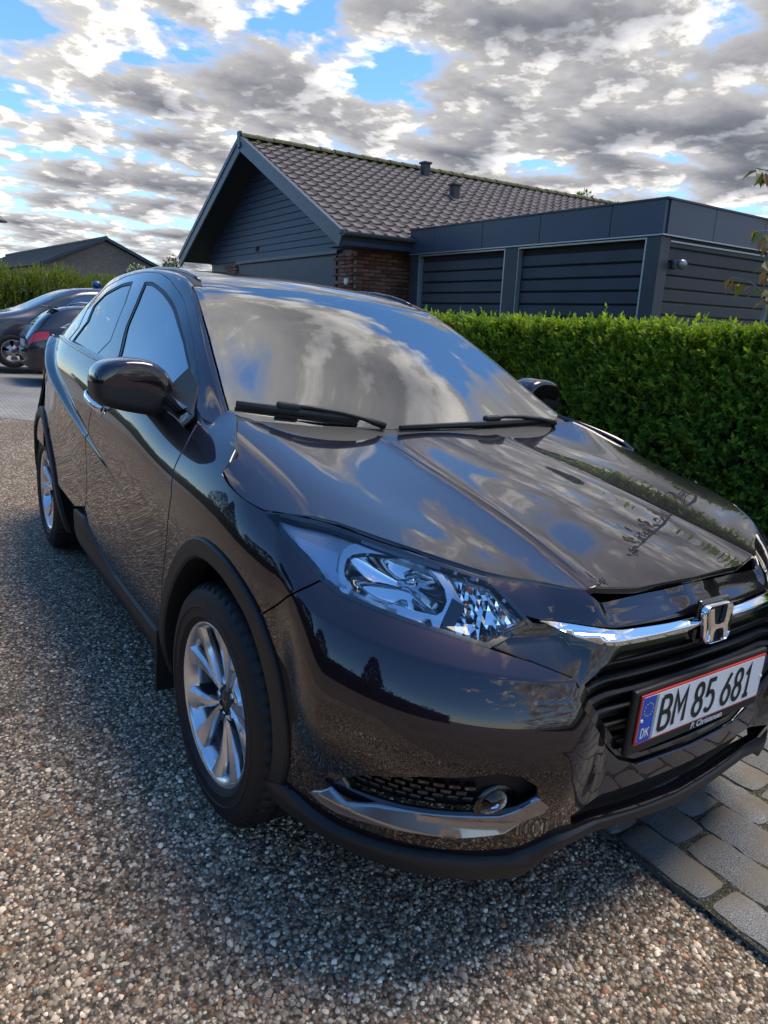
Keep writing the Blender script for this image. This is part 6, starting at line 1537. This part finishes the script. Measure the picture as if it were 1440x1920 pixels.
# ---------------------------------------------------------------- wheels
def tyre_mesh():
    R = .334; prof = [(.222, -.085), (.228, -.098), (.240, -.105), (.243, -.1085), (.246, -.1085), (.249, -.1075), (.268, -.110), (.270, -.1125), (.274, -.1125), (.276, -.110), (.300, -.106), (.316, -.098), (.326, -.088), (.3325, -.078), (R, -.066), (R, -.046), (R - .008, -.044), (R - .008, -.036), (R, -.034), (R + .0005, -.008), (R - .008, -.006), (R - .008, .006), (R + .0005, .008), (R, .034), (R - .008, .036), (R - .008, .044), (R, .046), (R, .066), (.3325, .078), (.326, .088), (.316, .098), (.300, .106), (.275, .110), (.245, .106), (.228, .098), (.222, .085)]
    n = 216; V = []; F = []; k = len(prof)
    for i in range(n):
        for j, (r, a) in enumerate(prof):
            rr = r; ph = i
            j0 = j - 6
            if 6 <= j0 <= 9 or 20 <= j0 <= 23:
                if i % 4 == 0: rr -= .0075
            elif j0 in (12, 13, 16, 17) and (i + 2) % 6 == 0: rr -= .006
            an = 2 * PI * (i + (a * 14 if 6 <= j0 <= 23 else 0) * .35) / n
            V.append((a, rr * math.cos(an), rr * math.sin(an)))
    for i in range(n):
        for j in range(k - 1):
            F.append((i * k + j, ((i + 1) % n) * k + j, ((i + 1) % n) * k + j + 1, i * k + j + 1)[::-1])
    me = mesh('tyre', V, F, True); me.set_sharp_from_angle(angle=math.radians(40)); return me
TYRE = tyre_mesh()
V, F = lathe([(.226, -.092), (.2285, -.098), (.224, -.099), (.216, -.094), (.206, -.078), (.200, -.05), (.198, .02), (.21, .09), (.226, .095)], 96); RIM = mesh('rim', V, [f[::-1] for f in F], True)
def spoke_mesh(side):
    """one blade of a pair: loft from hub to rim in polar steps; outer face at negative x"""
    st = [(.040, 7 * side, 16, -.062, .030), (.065, 8.5 * side, 14.5, -.067, .028), (.095, 10.5 * side, 12, -.070, .026), (.13, 12.5 * side, 12, -.074, .024), (.165, 14.5 * side, 13, -.079, .022), (.195, 16.0 * side, 15.0, -.086, .020), (.2165, 17.0 * side, 17, -.092, .016)]
    V, F = [], []
    for r, a, hw, x, d in st:
        for da, dx in ((-hw * .62, d), (-hw * .62, .010), (-hw * .42, 0), (hw * .15, .0025 * side), (hw * .5, 0.004), (hw * .62, .012), (hw * .62, d)):
            an = math.radians(a + da); V.append((x + dx, r * math.sin(an), r * math.cos(an)))
    k = 7
    for i in range(len(st) - 1):
        for j in range(k - 1): F.append((i * k + j, i * k + j + 1, (i + 1) * k + j + 1, (i + 1) * k + j)[::-1])
    me = mesh('spoke', V, F, True); me.set_sharp_from_angle(angle=math.radians(28)); return me
SP = {1: spoke_mesh(1), -1: spoke_mesh(-1)}
V, F = lathe([(.0, -.052), (.034, -.052), (.062, -.056), (.070, -.050), (.072, -.02)], 48); HUB = mesh('hub', V, F, True)
V, F = lathe([(.0, -.0625), (.024, -.062), (.029, -.060), (.031, -.055)], 32); CAP = mesh('hub_cap', V, F, True)
V, F = lathe([(.0, -.030), (.15, -.030), (.155, -.026), (.155, -.01)], 64); DISC = mesh('brake_disc', V, F, True)
V, F = lathe([(0, -.062), (.007, -.062), (.010, -.058), (.0105, -.04)], 6); NUT = mesh('wheel_nut', V, F)
V, F = lathe([(0, -.0535), (.013, -.0535), (.015, -.056)], 20); WELL = mesh('nut_well', V, F)
V, F = lathe([(.0, .015), (.205, .015)], 48); BACK = mesh('wheel_back', V, F)
def logo_h():
    bm = bmesh.new()
    for s in (1, -1):
        f = [bm.verts.new((-.0632, y, z)) for y, z in ((s * .013, .014), (s * .008, .014), (s * .006, .002), (0, .000), (0, -.004), (s * .006, -.006), (s * .0065, -.014), (s * .0105, -.014), (s * .011, 0))]
        bm.faces.new(f)
    bmesh.ops.recalc_face_normals(bm, faces=bm.faces); return bm_mesh(bm, 'cap_emblem')
HEMB = logo_h()
def wheel(x, y, spin, flip, steer=0.):
    w = bpy.data.objects.new('wheel', None); COL.objects.link(w); w.parent = car; w.empty_display_size = .2
    w.location = (x, y, .334); w.rotation_euler = (0, 0, (PI if flip else 0) + steer)
    def p(nm, me, mat, rx=0., loc=None):
        o = link(nm, me, mat, w); o.rotation_euler = (rx + spin, 0, 0)
        if loc is not None: o.location = loc
        return o
    p('tyre', TYRE, M['tyre']); p('rim', RIM, M['alloy']); p('hub', HUB, M['alloy']); p('hub_cap', CAP, M['alloydark']); p('cap_emblem', HEMB, M['satin'])
    p('brake_disc', DISC, M['steel']); p('wheel_back', BACK, M['matt'])
    for k in range(5):
        a = 2 * PI * k / 5
        p('spoke', SP[1], M['alloy'], a); p('spoke', SP[-1], M['alloy'], a)
        b = a + PI / 5 + spin; loc = (0, -math.sin(b) * .0505, math.cos(b) * .0505)
        o = link('wheel_nut', NUT, M['satin'], w); o.location = loc
        o = link('nut_well', WELL, M['matt'], w); o.location = loc
    return w
wheel(-.765, 0, .25, False, math.radians(1)); wheel(.765, 0, .6, True, math.radians(1)); wheel(-.765, 2.61, 1.0, False); wheel(.765, 2.61, .2, True)

# ---------------------------------------------------------------- wipers
def wiper(pts, arm_pts):
    P = upperS(np.array([p[0] for p in pts]), np.array([p[1] for p in pts])); n = nrm(upperS, np.array([p[0] for p in pts]), np.array([p[1] for p in pts]))
    P = P + n * .012
    k = len(P); V = []; F = []
    t = P[-1] - P[0]; t /= np.linalg.norm(t)
    for i in range(k):
        b = np.cross(n[i], t); w = .0065 + .004 * math.sin(PI * i / (k - 1))
        for da, dn in ((-w, -.009), (-w, .001), (-w * .3, .008), (w * .5, .007), (w, .0), (w * .5, -.009)): V.append(P[i] + b * da + n[i] * dn)
    for i in range(k - 1):
        for j in range(6): F.append((i * 6 + j, i * 6 + (j + 1) % 6, (i + 1) * 6 + (j + 1) % 6, (i + 1) * 6 + j))
    F += [tuple(range(6)), tuple((k - 1) * 6 + j for j in range(6))[::-1]]
    me = mesh('wiper', V, F); bm = bmesh.new(); bm.from_mesh(me); bmesh.ops.recalc_face_normals(bm, faces=bm.faces); bm.to_mesh(me); bm.free()
    wp = part('wiper', me, M['seal'])
    A = upperS(np.array([p[0] for p in arm_pts]), np.array([p[1] for p in arm_pts])); na = nrm(upperS, np.array([p[0] for p in arm_pts]), np.array([p[1] for p in arm_pts]))
    A = A + na * np.array([p[2] for p in arm_pts])[:, None]
    V, F = tube([tuple(q) for q in A], [.006, .007, .008, .009, .012][:len(A)], 8); part('wiper_arm', mesh('wiper_arm', V, F, True), M['plastic'], wp)
    c = A[0]; bm = bmesh.new(); vs = add_box(bm, (0, 0, 0), (.075, .03, .022), bevel=.008)
    bmesh.ops.rotate(bm, cent=(0, 0, 0), matrix=Vector(t).to_track_quat('X', 'Z').to_matrix(), verts=bm.verts); bmesh.ops.translate(bm, vec=c, verts=bm.verts)
    part('wiper_clip', bm_mesh(bm, 'wiper_clip'), M['seal'], wp)
def lerp(a, b, n): return [(a[0] + (b[0] - a[0]) * i / (n - 1), a[1] + (b[1] - a[1]) * i / (n - 1)) for i in range(n)]
wiper(lerp((.345, .457), (.262, .79), 12), [(.315, .60, .020), (.300, .66, .026), (.275, .74, .026), (.25, .80, .022), (.228, .85, .012)])
wiper(lerp((.222, .89), (.262, 1.46), 14), [(.258, 1.20, .020), (.262, 1.25, .026), (.262, 1.32, .026), (.256, 1.40, .022), (.245, 1.47, .012)])
# scuttle between bonnet and glass
V = []; F = []
for i, v in enumerate(np.linspace(.435, 1.565, 41)):
    u = float(np.interp(abs(v - 1), [0, .15, .35, .5, .565], [.222, .225, .243, .272, .30])); p = upperS(np.array([u]), np.array([v]))[0]
    V += [p + [0, .03, .006], p + [0, -.01, -.004], p + [0, -.07, -.03]]
    if i: o = i * 3; F += [(o - 3, o - 2, o + 1, o), (o - 2, o - 1, o + 2, o + 1)]
part('scuttle_panel', mesh('scuttle_panel', V, F, True), M['plastic'])

# ---------------------------------------------------------------- cabin
bm = bmesh.new(); vs = add_box(bm, (0, .62, .93), (1.38, .62, .20), bevel=.05); vs = add_box(bm, (0, .36, .99), (1.25, .30, .10), bevel=.03)
part('dashboard', bm_mesh(bm, 'dashboard', True, .6), M['trim'])
def seat(x, y, w):
    bm = bmesh.new(); add_box(bm, (0, 0, .62), (w, .50, .16), bevel=.05); add_box(bm, (0, .30, .92), (w, .16, .58), Matrix.Rotation(0, 3, 'X'), bevel=.06)
    o = part('seat', bm_mesh(bm, 'seat', True, .7), M['seat']); o.location = (x, y, 0)
    bm = bmesh.new(); add_box(bm, (0, .34, 1.28), (.25, .10, .17), bevel=.04); part('headrest', bm_mesh(bm, 'headrest', True, .7), M['seat'], o)
seat(-.37, 1.25, .50); seat(.37, 1.25, .50); seat(-.36, 2.15, .56); seat(.36, 2.15, .56)
st = thing('x', '', ''); bpy.data.objects.remove(st)
V, F = tube([(.185 * math.cos(a), .185 * math.sin(a), 0) for a in np.linspace(0, 2 * PI, 40, endpoint=False)], .016, 8, closed=True)
R = Matrix.Rotation(math.radians(-62), 3, 'X'); whl = part('steering_wheel', mesh('steering_wheel', [R @ Vector(v) + Vector((.37, .90, 1.00)) for v in V], F, True), M['trim'])
bm = bmesh.new(); add_box(bm, (0, 0, 0), (.15, .12, .04), bevel=.015); add_box(bm, (0, 0, -.005), (.36, .03, .02)); bmesh.ops.rotate(bm, cent=(0, 0, 0), matrix=R, verts=bm.verts); bmesh.ops.translate(bm, vec=(.37, .9, 1.0), verts=bm.verts)
part('wheel_boss', bm_mesh(bm, 'wheel_boss'), M['trim'], whl)
bm = bmesh.new(); add_box(bm, (0, 1.08, 1.36), (.22, .03, .06), bevel=.012); add_box(bm, (0, 1.06, 1.40), (.02, .02, .06)); part('interior_mirror', bm_mesh(bm, 'interior_mirror'), M['matt'])

# parking disc stuck inside the glass, low on the passenger side
pc = upperS(np.array([.418]), np.array([.533]))[0]; pn = nrm(upperS, np.array([.418, .42]), np.array([.533, .533]))[0]
R = ring_frame(pc, pn); pc = pc - pn * .006
disc = bpy.data.objects.new('parking_disc', None); COL.objects.link(disc); tag(disc, 'round pale blue parking disc stuck inside the windscreen of the dark SUV', 'parking disc'); disc.location = pc; disc.rotation_euler = R.to_euler()
M['discblue'] = pmat('disc_blue', (.36, .60, .70), .4); M['disclight'] = pmat('disc_light', (.62, .80, .86), .4)
def flat(prof, n=40):
    V, F = lathe(prof, n); return [(b, c, a) for a, b, c in V], F
V, F = flat([(0, .001), (.052, .001), (.056, -.002), (.056, -.010), (0, -.010)]); link('disc_body', mesh('disc_body', V, F), M['discblue'], disc)
V, F = flat([(.0285, .0016), (.0285, .003), (.032, .003), (.032, .0016)]); link('disc_ring', mesh('disc_ring', V, F), M['disclight'], disc)
V, F = flat([(0, .0014), (.027, .0014)]); link('disc_face', mesh('disc_face', V, F), pmat('disc_dark', (.10, .20, .26), .4), disc)
bm = bmesh.new()
for k in range(60):
    a = 2 * PI * k / 60; l = .004 if k % 5 else .007; x, y = math.cos(a), math.sin(a); 
    q = [bm.verts.new((x * r - y * w, y * r + x * w, .0016)) for r, w in ((.046, -.0006), (.046 + l, -.0006), (.046 + l, .0006), (.046, .0006))]; bm.faces.new(q)
link('disc_marks', bm_mesh(bm, 'disc_marks'), M['disclight'], disc)
me = text_mesh('MOUVLUX', .0095, 'disc_word', .0002); xs = [v.co.x for v in me.vertices]; me.transform(Matrix.Translation((-(max(xs) + min(xs)) / 2, -.0035, .0022))); link('disc_word', me, M['disclight'], disc)
